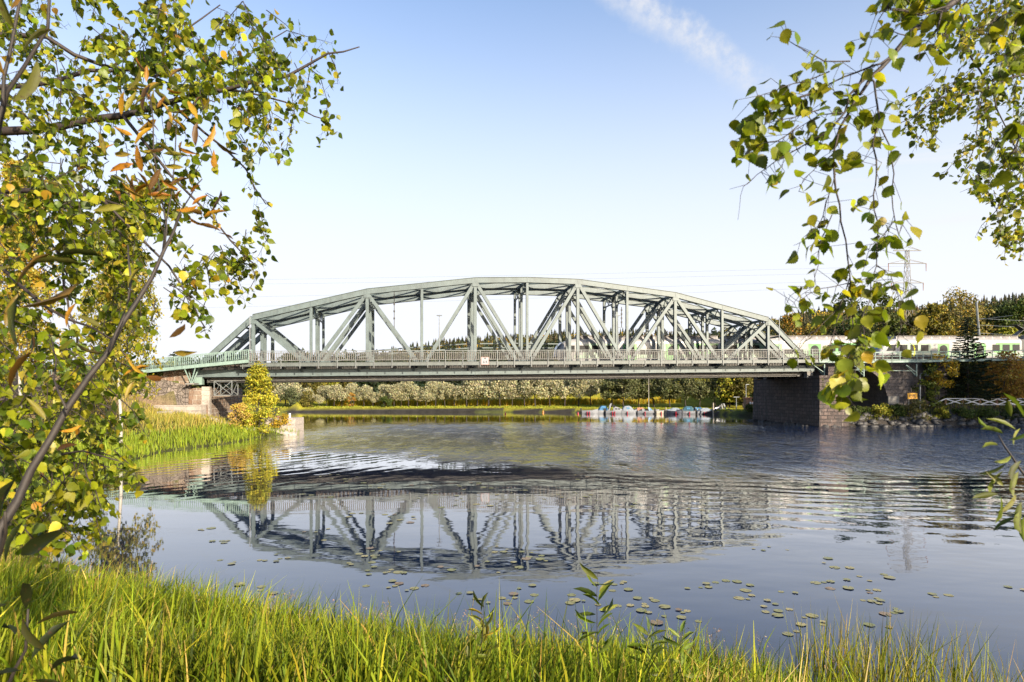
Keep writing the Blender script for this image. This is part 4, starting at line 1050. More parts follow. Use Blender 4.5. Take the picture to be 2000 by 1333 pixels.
def boat(name, label, x, Y, L, kind, hull='gel_white', cover=None, head=1, fend=2, mast=0.0, rz=0.0):
    """small motor boats: V-bow hull, gunwale, then what stands on it"""
    b_ = Vector(((x - 1000) / F * Y, Y, 0.0))
    o = thing(name, label, 'boat', (0, 0, 0), 'boats moored under the bridge')
    B = L * .36
    rings = []
    for f, w_, zk, sh in ((0, .80, -.08, .52), (.25, .98, -.14, .50), (.5, 1.0, -.16, .52), (.72, .82, -.12, .58), (.88, .45, -.02, .66), (.97, .13, .18, .72), (1.0, .02, .36, .75)):
        hw = B / 2 * w_; xx = -L / 2 + L * f
        rings.append([(xx, -hw, sh), (xx, -hw * .92, sh * .45), (xx, -hw * .55, zk * .6), (xx, 0, zk), (xx, hw * .55, zk * .6), (xx, hw * .92, sh * .45), (xx, hw, sh), (xx, hw * .82, sh - .02), (xx, 0, sh - (.22 if kind == 'open' else -.03)), (xx, -hw * .82, sh - .02)])
    hl = MB().loft(rings).build('hull', MAT[hull], o)
    m = MB()
    for s in (-1, 1):
        for r0, r1 in zip(rings[:-1], rings[1:]):
            p, q = Vector(r0[0 if s < 0 else 6]), Vector(r1[0 if s < 0 else 6]); m.beam(p + Vector((0, 0, .01)), q + Vector((0, 0, .01)), .06, .05)
    m.build('gunwale', MAT['lamp_grey' if hull != 'hull_dark' else 'gel_white'], o)
    def cab(prof, hw, mat, nm='cabin', top=.78):
        return MB().loft([[(xx, -hw, z0), (xx, -hw * top, z1), (xx, hw * top, z1), (xx, hw, z0)] for xx, z0, z1 in prof]).build(nm, MAT[mat], o)
    if kind == 'cruiser':
        c = cab([(-L * .12, .5, 1.0), (-L * .02, .5, 1.18), (L * .14, .52, 1.05), (L * .34, .58, .72)], B * .40, hull)
        for xx in (-.02, .13): MB().box((L * xx - .02, -B * .40 * .96, .72), (L * xx + .34, B * .40 * .96, .90)).build('window', MAT['glass_dark'], c)
        ws = MB().loft([[(-L * .10, -B * .33, 1.0), (-L * .16, -B * .3, 1.42), (-L * .16, B * .3, 1.42), (-L * .10, B * .33, 1.0)], [(L * .02, -B * .31, 1.17), (-L * .06, -B * .27, 1.46), (-L * .06, B * .27, 1.46), (L * .02, B * .31, 1.17)]]).build('windscreen', MAT['glass_dark'], o)
        m = MB()
        for s in (-1, 1): m.beam((-L * .34, s * B * .42, .5), (-L * .24, s * B * .36, 1.65), .10, .22)
        m.beam((-L * .24, -B * .38, 1.65), (-L * .24, B * .38, 1.65), .24, .09); m.build('radar_arch', MAT['gel_white'], o)
    elif kind == 'canopy':
        cab([(-L * .40, .5, .92), (-L * .30, .5, 1.25), (-L * .02, .5, 1.3), (L * .10, .5, 1.12), (L * .24, .55, .66)], B * .44, cover, 'canopy', .72)
        MB().box((-L * .2, -B * .43, .80), (-L * .02, B * .43, 1.05)).build('window', MAT['glass_blue'], o)
    elif kind == 'tarp':
        cab([(-L * .46, .48, .62), (-L * .2, .5, .98), (L * .05, .5, 1.02), (L * .22, .52, .80), (L * .42, .62, .74)], B * .47, cover, 'tarpaulin', .25)
    elif kind == 'screen':
        MB().loft([[(L * .02, -B * .38, .5), (-L * .03, -B * .33, 1.05), (-L * .03, B * .33, 1.05), (L * .02, B * .38, .5)], [(L * .20, -B * .30, .58), (L * .06, -B * .26, 1.0), (L * .06, B * .26, 1.0), (L * .20, B * .30, .58)]]).build('windscreen', MAT['glass_blue'], o)
        m = MB()
        for yy in (-B * .34, B * .34, 0): m.beam((L * .05, yy * .85, 1.06), (-L * .03, yy, 1.08), .05, .05)
        m.beam((-L * .03, -B * .34, 1.08), (-L * .03, B * .34, 1.08), .06, .06); m.box((-L * .30, -B * .25, .42), (-L * .18, B * .25, .80)); m.build('screen_frame_and_seat', MAT['gel_white'], o)
    else:
        m = MB()
        for xx in (-.22, .12): m.box((L * xx - .13, -B * .42, .36), (L * xx + .13, B * .42, .43))
        m.build('thwart', MAT['pile_wood'], o)
    m = MB(); m.box((-L / 2 - .34, -.15, .42), (-L / 2 - .02, .15, .92)); m.box((-L / 2 - .24, -.07, -.2), (-L / 2 - .06, .07, .42)); m.build('outboard_motor', MAT['rubber'], o)
    for k in range(fend):
        xx = -L * .2 + k * .42 + .1
        for s in (-1, 1): MB().tube([(xx, s * B * .56, -.02), (xx, s * B * .56, .12), (xx, s * B * .56, .34), (xx, s * B * .56, .42)], [.05, .10, .10, .03], 8).build('fender', MAT['fender_red'], o)
    if mast: MB().tube([(.1, 0, .5), (.1, 0, mast)], [.06, .035], 8).build('mast', MAT['gel_cream'], o)
    o.location = b_; o.scale = (1.08, 1.1, 1.28); o.rotation_euler = (0, 0, (0 if head > 0 else math.pi) + rz); WL[o.name] = b_
    return o
boat('rowing_boat', 'low white open boat at the left end of the moorings', 1152, 126, 3.0, 'open', fend=2, rz=-.1)
boat('motor_boat', 'small boat under a bright blue canopy beside the white cruiser', 1175, 126.5, 2.7, 'canopy', 'gel_white', 'cover_blue', -1, 0, rz=.25)
boat('cabin_cruiser', 'white cabin cruiser with swept radar arch and two red fenders', 1202, 126, 3.7, 'cruiser', rz=-.06)
boat('motor_boat', 'white boat with pale grey domed canopy right of the cruiser', 1229, 126, 3.2, 'canopy', 'gel_white', 'cover_grey', 1, 1, rz=.08)
boat('motor_boat', 'boat under a rust-orange tarpaulin', 1252, 127, 3.4, 'tarp', 'gel_white', 'cover_rust', 1, 0, rz=.05)
boat('sailing_boat', 'white boat with windscreen and one tall cream mast', 1266, 126, 4.1, 'screen', 'gel_white', None, 1, 1, mast=P(0, 745, 126).z, rz=-.05)
boat('rowing_boat', 'small cream open boat between the masted boat and the dark hull', 1294, 125.5, 2.5, 'open', 'gel_cream', fend=1, rz=.1)
boat('motor_boat', 'dark-hulled boat under a pale grey tarpaulin with red fenders', 1316, 125, 3.5, 'tarp', 'hull_dark', 'cover_grey', -1, 2, rz=.05)
boat('motor_boat', 'boat with a dark teal canopy in the middle of the moorings', 1340, 124, 3.2, 'canopy', 'gel_white', 'cover_teal', -1, 1, rz=-.15)
boat('motor_boat', 'white boat with blue-tinted windscreen right of the teal canopy', 1357, 125.5, 3.3, 'screen', 'gel_white', None, 1, 1, rz=.2)
boat('motor_boat', 'boat with a bright blue tarpaulin behind the crowded moorings', 1366, 127, 3.3, 'tarp', 'gel_white', 'cover_blue', 1, 0, rz=-.1)
boat('motor_boat', 'white boat with two large red fenders just left of the mooring pile', 1379, 124, 3.6, 'tarp', 'gel_white', 'cover_grey', 1, 2, rz=.06)
boat('cabin_cruiser', 'white cruiser behind the wooden mooring pile', 1402, 125, 3.9, 'cruiser', 'gel_white', None, -1, 0, rz=.1)
boat('rowing_boat', 'white open boat at the right end of the moorings', 1418, 122.5, 3.4, 'open', 'gel_white', fend=0, rz=-.12)
boat('rowing_boat', 'dark open boat drawn up to the bank by the brick hut', 1441, 120.5, 2.7, 'open', 'hull_dark', fend=0, head=-1, rz=-.1)
jt = thing('floating_jetty', 'low plank jetty running behind the moored boats', 'jetty', ((1300 - 1000) / F * 128, 127.6, 0))
x0, x1 = (1150 - 1000) / F * 128, (1432 - 1000) / F * 124
MB().add([(x0, 128.0, .22), (x1, 123.2, .22), (x1, 124.4, .22), (x0, 129.2, .22), (x0, 128.0, .36), (x1, 123.2, .36), (x1, 124.4, .36), (x0, 129.2, .36)], MB.BOXF).build('deck', MAT['pile_wood'], jt)
for k in range(7):
    f = k / 6; MB().tube([(x0 + (x1 - x0) * f, 128.6 - 4.8 * f, -1), (x0 + (x1 - x0) * f, 128.6 - 4.8 * f, .21)], .16, 8).build('float', MAT['rubber'], jt)
for x, yt, Y, lab in ((1393, 787, 121, 'tall pale wooden mooring pile standing in the water before the boats'), (1332.5, 799, 122, 'short dark mooring pile before the teal-covered boat'), (1300.5, 796, 123, 'thin wooden pile beside the cream open boat')):
    b_ = Vector(((x - 1000) / F * Y, Y, 0)); r_ = .14 if yt < 790 else .10
    o = MB().tube([(b_.x, Y, -1.2), (b_.x, Y, P(0, yt, Y).z)], [r_, r_ * .85], 8).build('mooring_pile', MAT['pile_wood']); tag(o, lab, 'mooring pile', 'mooring piles by the boats')
for x, y, c, lab in ((987, 809.5, 'fender_red', 'small red buoy floating left of centre off the far bank'), (1061, 806.5, 'buoy_orange', 'small pale orange buoy close under the far bank'), (1129, 809, 'fender_red', 'small red buoy just left of the moored boats')):
    Y = EYE * F / (y - YH); b_ = ((x - 1000) / F * Y, Y, 0)
    m = MB(); r_ = .15
    m.loft([[(b_[0] + r_ * s * math.cos(k * .785), Y + r_ * s * math.sin(k * .785), z) for k in range(8)] for s, z in ((.3, -.16), (.9, -.04), (1.0, .10), (.75, .26), (.2, .36), (.12, .5))])
    tag(m.build('buoy', MAT[c]), lab, 'buoy', 'small buoys on the lake')
# ------------------------------------------------------------------ lily pads
PN = 15
pv = [(0, 0, .012)] + [(math.cos(a), math.sin(a), .010 + .012 * (k % 3)) for k, a in enumerate(np.linspace(.18, 2 * math.pi - .18, PN))]
pf = [(0, k, k + 1) for k in range(1, PN)]
def pad_mat(name, c1, c2):
    m, nt, b = base_mat(name); o = nt.nodes.new('ShaderNodeTexCoord').outputs['Object']; oi = nt.nodes.new('ShaderNodeObjectInfo')
    n = noise(nt, o, 2.5, 4); col = mixc(nt, oi.outputs['Random'], c1, c2)
    nt.links.new(mixc(nt, mapr(nt, n.outputs[0], .45, .75), col, (.22, .14, .06)), b.inputs['Base Color']); b.inputs['Roughness'].default_value = .35
pad_mat('lily', (.12, .14, .035), (.25, .22, .085)); pad_mat('lily_brown', (.12, .08, .04), (.17, .13, .08))
pad_src = []
for k in range(3):
    vv = [(x * (1 + .06 * math.sin(3 * i + k)), y * (.92 + .05 * math.cos(2 * i + k)), z + (.05 if k == 2 and i > 10 else 0)) for i, (x, y, z) in enumerate(pv)]
    me = bpy.data.meshes.new('lily_pad'); me.from_pydata(vv, [], pf); me.materials.append(MAT['lily_brown' if k == 2 else 'lily']); me.update(); pad_src.append(me)
lr = random.Random(21); placed = []
clusters = [(850, 1140, 110, 22, 26), (1000, 1090, 160, 30, 22), (700, 1095, 100, 18, 12), (560, 1120, 60, 26, 12), (1150, 1150, 120, 26, 16), (1350, 1165, 130, 28, 20), (1530, 1175, 90, 25, 18), (1640, 1120, 120, 22, 16), (1780, 1160, 90, 25, 14),
            (1950, 1165, 60, 12, 8), (900, 960, 240, 20, 46), (1150, 985, 150, 20, 24), (760, 1020, 160, 20, 16), (1250, 1190, 130, 14, 10), (1500, 1225, 120, 14, 8), (1680, 1215, 60, 10, 6), (1000, 1180, 160, 12, 10), (330, 1040, 70, 16, 8), (430, 1085, 40, 10, 5)]
for cx, cy, sx, sy, n in clusters:
    gx, gy = cx, cy
    for q_ in range(n):
        if q_ % 4 == 0: gx, gy = lr.gauss(cx, sx * .75), lr.gauss(cy, sy * .85)
        x, y = lr.gauss(gx, 24), lr.gauss(gy, 5.5)
        if y < 925: continue
        Y = EYE * F / (y - YH); X = (x - 1000) / F * Y
        if shore_dist(np.array([X]), np.array([Y]))[0] > -.5: continue
        r_ = lr.choice((.06, .075, .09, .105, .115, .14)) * lr.uniform(.9, 1.1) * (1.2 if Y > 22 else 1)
        if any((X - a) ** 2 + (Y - b_) ** 2 < (r_ + c) ** 2 * .62 for a, b_, c in placed): continue
        placed.append((X, Y, r_))
        q = lr.random(); me = pad_src[2 if q < .14 else int(q * 50) % 2]
        o = bpy.data.objects.new('lily_pad', me); C.collection.objects.link(o)
        o.location = (X, Y, .004 + .004 * (len(placed) % 5)); o.rotation_euler = (0, 0, lr.uniform(0, 6.28)); o.scale = (r_, r_, r_)
        tag(o, 'withered brown lily pad afloat among the green ones' if me is pad_src[2] else 'round yellow-green lily pad floating on the open blue water', 'lily pad', 'lily pads scattered over the lake')
# ------------------------------------------------------------------ trees and shrubs
def limb_set(base, h, cw, r, rg, n=7, start=.25, m=None):
    """tapered trunk with bent limbs"""
    m = m or MB(); b = Vector(base); pts = []; x = y = 0
    for k in range(7):
        f = k / 6; pts.append(b + Vector((x, y, -.15 + h * .86 * f))); x += rg.normal(0, .018 * h); y += rg.normal(0, .018 * h)
    m.tube(pts, [r * (1 - .88 * k / 6) + .008 for k in range(7)], 7)
    for k in range(n):
        f = start + (.9 - start) * (k + .5) / n; i = min(int(f * 6), 5); p = pts[i].lerp(pts[i + 1], f * 6 - i)
        a = k * 2.4 + rg.uniform(-.4, .4); L = cw * .42 * (1 - .5 * abs(f - .45)); d = Vector((math.cos(a), math.sin(a), rg.uniform(.35, .9)))
        q1 = p + d * L * .5; q2 = p + d * L + Vector((0, 0, rg.uniform(-.1, .2) * L))
        m.tube([p, q1, q2], [r * .42 * (1 - f * .6), r * .25 * (1 - f * .6), .012], 5)
    return m
def crown(base, h, cw, zlo, colors, nleaf, size, rg, shape='round', clumps=26, weights=None, tmpl='quad', droop=0.0, fill=.55, name='crown'):
    """leaves gathered in clumps spread through the crown; gaps stay between the clumps"""
    base = np.array(base, float); ch = h - zlo
    u = rg.uniform(0, 1, clumps) ** .9
    if shape == 'round': rad = np.sqrt(np.clip(1 - (2 * u - 1) ** 2, 0, 1)) * .95 + .08
    elif shape == 'cone': rad = (1 - u) ** .85 * .95 + .08
    elif shape == 'column': rad = .55 + .45 * np.sin(np.pi * np.clip(u, .05, .95)) - .35 * u
    elif shape == 'umbrella': rad = np.clip(np.sqrt(np.clip(1 - u ** 2.2, 0, 1)), .1, 1)
    else: rad = np.sqrt(np.clip(1 - (1.7 * u - .7) ** 2, 0, 1))
    a = rg.uniform(0, 2 * np.pi, clumps); rr_ = np.sqrt(rg.uniform(.12, 1, clumps)) * rad * cw / 2 * .85
    cen = np.c_[np.cos(a) * rr_, np.sin(a) * rr_, zlo + ch * u]
    cs = cw * fill * .36 * rg.uniform(.65, 1.25, clumps)
    shade = rg.normal(1, .14, clumps)
    ci = rg.integers(0, clumps, nleaf)
    off = rg.normal(size=(nleaf, 3)); off /= np.linalg.norm(off, axis=1)[:, None] + 1e-9; off *= (rg.uniform(.25, 1, nleaf) ** .6)[:, None]
    pos = cen[ci] + off * cs[ci][:, None] * np.array([1, 1, .8])
    if droop: pos[:, 2] -= droop * rg.uniform(0, 1, nleaf) ** 1.5 * ch * .3
    pos[:, 2] = np.where(pos[:, 2] < zlo * .85, zlo * .85 + (zlo * .85 - pos[:, 2]) * .6, pos[:, 2])
    col = pal(colors, nleaf, rg, .16, weights) * shade[ci][:, None]
    T, TF = (QUAD, QUAD_F) if tmpl == 'quad' else (LEAF, LEAF_F)
    V, Fc = place(T, TF, rot_rand(nleaf, rg), pos + base, size * rg.uniform(.6, 1.3, nleaf), np.clip(col, .003, .9))[:2]
    return V, Fc, np.repeat(np.clip(col, .003, .9), len(T), axis=0)
def tree(name, label, base, h, cw, zlo, colors, nleaf, size, seed, group=None, cat='tree', bark='bark', r=None, shape='round', clumps=26, weights=None, limbs=7, **kw):
    rg = np.random.default_rng(seed); base = Vector(base)
    o = thing(name, label, cat, base, group)
    limb_set(base, h, cw, r or h * .022, rg, limbs, max(.18, zlo / h * .9)).build('trunk' if cat == 'tree' else 'stem', MAT[bark], o, True)
    V, Fc, c = crown(base, h, cw, zlo, colors, nleaf, size, rg, shape, clumps, weights, **kw)
    np_mesh('crown' if cat == 'tree' else 'foliage', V, Fc, MAT['foliage'], o, c)
    return o
GREEN = [(.055, .085, .022), (.075, .105, .028), (.045, .070, .020)]
DARK = [(.025, .042, .016), (.035, .055, .02), (.020, .034, .014)]
OLIVE = [(.13, .12, .035), (.16, .13, .045), (.10, .10, .03)]
GOLD = [(.42, .27, .03), (.48, .32, .045), (.34, .25, .04), (.25, .22, .04)]
AUTUMN = [(.30, .17, .04), (.36, .20, .05), (.22, .15, .05), (.26, .12, .035)]
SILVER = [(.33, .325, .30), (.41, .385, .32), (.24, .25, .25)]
YG = [(.19, .21, .035), (.25, .25, .04), (.14, .17, .03), (.33, .28, .05)]
def at(x, Y): X = (x - 1000) / F * Y; return Vector((X, Y, gz(X, Y)))
# far bank willows: five source trees, the rest copies
wx = [556, 574, 601, 624, 637, 652, 668, 690, 711, 729, 750, 769, 783, 797, 815, 832, 850, 869, 888, 912, 932, 953, 977, 1000, 1024, 1046, 1074, 1103, 1130, 1154]
wr_ = [1195, 1218, 1248, 1278, 1308, 1340, 1367, 1398, 1419]
rw_ = random.Random(3)
hts = {556: 742, 574: 760, 601: 762, 624: 772, 637: 760, 652: 756, 668: 754, 690: 756, 711: 757, 729: 766, 750: 758, 769: 754, 783: 756, 797: 751, 815: 757, 832: 762, 850: 752, 869: 751, 888: 752, 912: 744, 932: 742, 953: 739, 977: 741, 1000: 745, 1024: 737, 1046: 738, 1074: 743, 1103: 738, 1130: 740, 1154: 737}
ordn = ['first', 'second', 'third', 'fourth', 'fifth', 'sixth', 'seventh', 'eighth', 'ninth', 'tenth', 'eleventh', 'twelfth', 'thirteenth', 'fourteenth', 'fifteenth', 'sixteenth', 'seventeenth', 'eighteenth', 'nineteenth', 'twentieth']
wsrc = []
for s in range(5):
    h, cw = (6.4, 5.6) if s < 3 else (6.4, 5.0)
    wsrc.append(tree('willow_tree', 'x', (0, 0, 0), h, cw, 2.1, SILVER if s < 3 else [(.13, .145, .09), (.16, .17, .11), (.10, .115, .07)], 3600, .25, 40 + s, 'willows along the far bank', bark='bark', r=.17, clumps=19, limbs=6, fill=.66))  # later sources: darker leaf colours stand in for shade on the right-hand willows
used = [False] * 5
for i, x in enumerate(wx + wr_):
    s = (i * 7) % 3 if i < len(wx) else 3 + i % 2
    Y = 142.5 + rw_.uniform(-1.2, 1.5) if i < len(wx) else 136.5 + rw_.uniform(-1, 1.5) - (x - 1195) * .022
    b_ = at(x, Y); top = P(0, hts.get(x, 738) - 3, Y).z; sc = (top - b_.z) / 6.4
    k = i + 1
    if i < 20: lab = f'silvery willow on the far bank, {ordn[i]} trunk from the left end of the row'
    elif i < len(wx): lab = f'tall silvery willow on the far bank, {ordn[len(wx) - 1 - i]} in the row counting left from the boats' if i < len(wx) - 1 else 'tall silvery willow on the far bank, last light-coloured tree just left of the boats'
    else: lab = f'grey-green willow with shade painted into its leaves behind the moored boats, {ordn[i - len(wx)]} from the left'
    if not used[s]:
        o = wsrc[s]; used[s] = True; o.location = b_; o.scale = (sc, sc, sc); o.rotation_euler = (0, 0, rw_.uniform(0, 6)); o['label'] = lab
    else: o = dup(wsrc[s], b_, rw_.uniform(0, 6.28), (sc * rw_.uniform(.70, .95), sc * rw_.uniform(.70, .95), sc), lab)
tree('small_rowan', 'small rusty-leaved tree among the far willows', at(686, 138.5), 3.0, 2.1, .4, AUTUMN, 900, .17, 60, r=.07, clumps=12)
tree('round_bush', 'low dark green bush on the far bank under the willows', at(752, 138.5), 2.2, 3.0, .1, GREEN, 1300, .17, 61, r=.06, cat='shrub', clumps=16)
tree('round_bush', 'rounded grey-green bush at the left end of the far bank', at(572, 139), 4.0, 4.8, .1, [(.09, .11, .07), (.11, .13, .085)], 1700, .2, 62, r=.08, cat='shrub', clumps=20)
tree('round_bush', 'olive bush at the left end of the far bank beside the grey-green one', at(600, 139), 3.4, 3.6, .1, OLIVE, 1300, .2, 63, r=.08, cat='shrub', clumps=16)
for x, Y, yt, cwid, cl, lab, sd in ((548, 158, 726, 11, OLIVE, 'broad olive tree rising behind the left end of the willow row', 70), (598, 156, 728, 12, OLIVE, 'large sunlit olive tree behind the first willows', 71), (640, 160, 735, 8, YG, 'yellow-green tree behind the left willows', 72), (665, 163, 732, 9, OLIVE, 'olive tree behind the middle of the left willows', 73),
                                    (1425, 131, 728, 8, YG, 'yellow-green tree with a pale trunk on the lawn left of the pier', 74), (1452, 130, 732, 7, OLIVE, 'olive tree close beside the pier behind the brick hut', 75)):
    b_ = at(x, Y); tree('broadleaf_tree', lab, b_, P(0, yt, Y).z - b_.z, cwid, 1.5, cl, 2600, .3, sd, 'broad trees behind the far bank', clumps=26)
# yellow tall weeds behind the willows
rg = np.random.default_rng(80); n = 9000
px_ = rg.uniform(640, 1330, n); Yw = rg.uniform(146, 150, n); X = (px_ - 1000) / F * Yw; Z = ground_z(X, Yw)
d = np.c_[rg.normal(0, .12, n), rg.normal(0, .12, n), np.ones(n)]
V, Fc, cc = place(np.array([(-.5, 0, 0), (.5, 0, 0), (.4, 1, 0), (-.4, 1, 0)]) * np.array([.16, 1, 1]), [(0, 1, 2, 3)], rot_frame(d, rg), np.c_[X, Yw, Z], np.c_[np.full(n, 1.), rg.uniform(.7, 1.5, n), np.ones(n)], pal([(.55, .38, .04), (.42, .34, .06), (.30, .30, .06)], n, rg))
tag(np_mesh('tall_weeds', V, Fc, MAT['blade'], col=cc), 'band of yellow flowering weeds behind the far willows', 'weeds', kind='stuff')
# ---- far forest: conifers with some autumn broadleaves, as one mass
def conifer_template(rg, tiers=7, pts=7):
    V, Fc = [], []
    for i in range(tiers):
        f = i / tiers; z1 = .10 + .9 * f; r = .20 * (1 - f) ** .9 + .012; top = z1 + .9 / tiers * 1.35; b = len(V)
        V.append((0, 0, min(top, 1.04)))
        for k in range(pts * 2):
            a = math.pi * k / pts + i * .4; q = r * (rg.uniform(.85, 1.25) if k % 2 == 0 else rg.uniform(.35, .6)); V.append((math.cos(a) * q, math.sin(a) * q, z1 - (.03 if k % 2 == 0 else 0) + rg.uniform(-.02, .02)))
        for k in range(pts * 2): Fc.append((b, b + 1 + k, b + 1 + (k + 1) % (pts * 2)))
    return np.array(V), Fc
rg = np.random.default_rng(90); VV, FF, CCc, off = [], [], [], 0
def add_trees(T, TF, X, Y, Z, H, W, cols):
    global off
    n = len(X); a = rg.uniform(0, 6.28, n); Rm = np.zeros((n, 3, 3)); Rm[:, 0, 0] = np.cos(a); Rm[:, 0, 1] = -np.sin(a); Rm[:, 1, 0] = np.sin(a); Rm[:, 1, 1] = np.cos(a); Rm[:, 2, 2] = 1
    V, Fc, cc = place(T, TF, Rm, np.c_[X, Y, Z], np.c_[W, W, H], cols)
    VV.append(V); FF.append(Fc + off); CCc.append(cc * rg.uniform(.8, 1.2, (len(cc), 1))); off += len(V)
for v_ in range(4):
    T, TF = conifer_template(rg); n = 1150
    Y = rg.uniform(235, 640, n) ; az = rg.uniform(-.62, 1.02, n); X = az * Y; Z = hill_z(X, Y) - .5
    H = rg.uniform(6.0, 10.5, n); add_trees(T, TF, X, Y, Z, H, H * rg.uniform(.75, 1.15, n), pal([(.032, .042, .030), (.050, .052, .034), (.070, .060, .040)], n, rg, .2))  # conifer colours lightened and browned to stand in for distance haze
# broadleaf clumps, triangles scattered in a lumpy ball
for v_ in range(3):
    k = 110; p = rg.normal(size=(k, 3)); p /= np.linalg.norm(p, axis=1)[:, None]; p *= rg.uniform(.55, 1, (k, 1)) * np.array([.5, .5, .5]); p[:, 2] += .52
    tri = rg.normal(size=(k, 3, 3)) * .055 + p[:, None]; T = tri.reshape(-1, 3); TF = [(3 * i, 3 * i + 1, 3 * i + 2) for i in range(k)]
    n = 560
    Y = rg.uniform(180, 470, n); az = rg.uniform(-.55, 1.02, n); X = az * Y; Z = hill_z(X, Y) - .5; H = rg.uniform(5, 8.5, n)
    add_trees(T, TF, X, Y, Z, H, H * rg.uniform(.8, 1.1, n), pal([(.16, .14, .04), (.22, .15, .05), (.10, .10, .035), (.34, .23, .04), (.07, .08, .03)], n, rg, .2))
for v_ in range(2):
    n = 420; Y = rg.uniform(190, 330, n); az = rg.uniform(.40, .98, n); X = az * Y; Z = hill_z(X, Y) - .5; H = rg.uniform(4.5, 7.5, n)
    add_trees(T, TF, X, Y, Z, H, H * rg.uniform(.9, 1.2, n), pal([(.13, .12, .045), (.18, .14, .05), (.09, .095, .04), (.24, .18, .05), (.06, .075, .03)], n, rg, .2))
# dark wood close behind the far bank
for v_ in range(2):
    k = 200; p = rg.normal(size=(k, 3)); p /= np.linalg.norm(p, axis=1)[:, None]; p *= rg.uniform(.5, 1, (k, 1)) * np.array([.5, .5, .5]); p[:, 2] += .5
    tri = rg.normal(size=(k, 3, 3)) * .05 + p[:, None]; T = tri.reshape(-1, 3); TF = [(3 * i, 3 * i + 1, 3 * i + 2) for i in range(k)]
    n = 170; Y = rg.uniform(164, 190, n); az = np.where(rg.random(n) < .75, rg.uniform(-.55, .42, n), rg.uniform(-.55, .75, n)); X = az * Y; Z = np.maximum(ground_z(X, np.minimum(Y, 184)), 0) - .8; H = rg.uniform(8.0, 11.5, n) * np.where(az < -.12, .80, 1.0)
    add_trees(T, TF, X, Y, Z, H, H * rg.uniform(.8, 1.1, n), pal([(.018, .030, .022), (.026, .038, .026), (.034, .042, .022)], n, rg, .2))
    n = 70; Y = rg.uniform(135, 150, n); az = rg.uniform(.35, .44, n); X = az * Y; Z = ground_z(X, Y) - .5; H = rg.uniform(5.5, 8.5, n)
    add_trees(T, TF, X, Y, Z, H, H * rg.uniform(.7, .9, n), pal([(.018, .030, .016), (.026, .040, .018)], n, rg, .2))
tag(np_mesh('far_forest', np.concatenate(VV), np.concatenate(FF), MAT['foliage'], col=np.concatenate(CCc)), 'autumn forest of conifers and broadleaves covering the far hills', 'forest', kind='stuff')
# ---- middle-distance trees on the right, behind the trains
for x, Y, yb, yt, cwid, cl, lab, sd in ((1668, 124, 700, 575, 9.5, DARK, 'dark green tree standing highest behind the hanging birch twigs', 100), (1722, 128, 700, 578, 9, [(.07, .09, .025), (.05, .07, .02)], 'green tree beside the pylon behind the train', 101), (1585, 128, 700, 640, 8, GOLD + OLIVE, 'low golden tree behind the train at the right end of the bridge', 102),
                                        (1545, 130, 700, 622, 9, AUTUMN + OLIVE * 2, 'rusty tree behind the right end post of the bridge', 103), (1618, 132, 700, 618, 9, OLIVE, 'olive tree behind the train right of the bridge', 104), (1795, 126, 700, 612, 10, OLIVE, 'olive tree just right of the pylon', 105), (1826, 124, 700, 600, 7.5, GOLD[2:] + OLIVE, 'golden birch between pylon and leaning mast', 106),
                                        (1868, 130, 700, 578, 12, [(.17, .14, .05), (.21, .16, .055), (.13, .12, .04)], 'large brownish tree behind the leaning catenary mast', 107), (1945, 132, 700, 600, 11, DARK, 'dark green tree at the right behind the overhead wires', 108), (1996, 128, 700, 592, 10, GREEN, 'tall green tree at the right edge behind the train', 109), (1966, 122, 700, 645, 5, YG, 'small bright green tree behind the train near the right edge', 110),
                                        (1490, 134, 700, 640, 9, OLIVE, 'olive tree seen through the right trusses', 111), (1420, 140, 700, 648, 10, OLIVE, 'olive tree seen between the right-hand diagonals', 112), (1745, 131, 700, 625, 8, [(.12, .11, .04), (.09, .09, .03)], 'brown-green tree behind the foot of the pylon', 113)):
    p = P(x, yb, Y); zg = gz(p.x, Y) - .1; h = P(x, yt, Y).z - zg
    tree('broadleaf_tree', lab, (p.x, Y, zg), h, cwid, 4.0, cl, 3600, .34, sd, 'trees behind the railway on the right', clumps=34, r=.22, fill=.5)
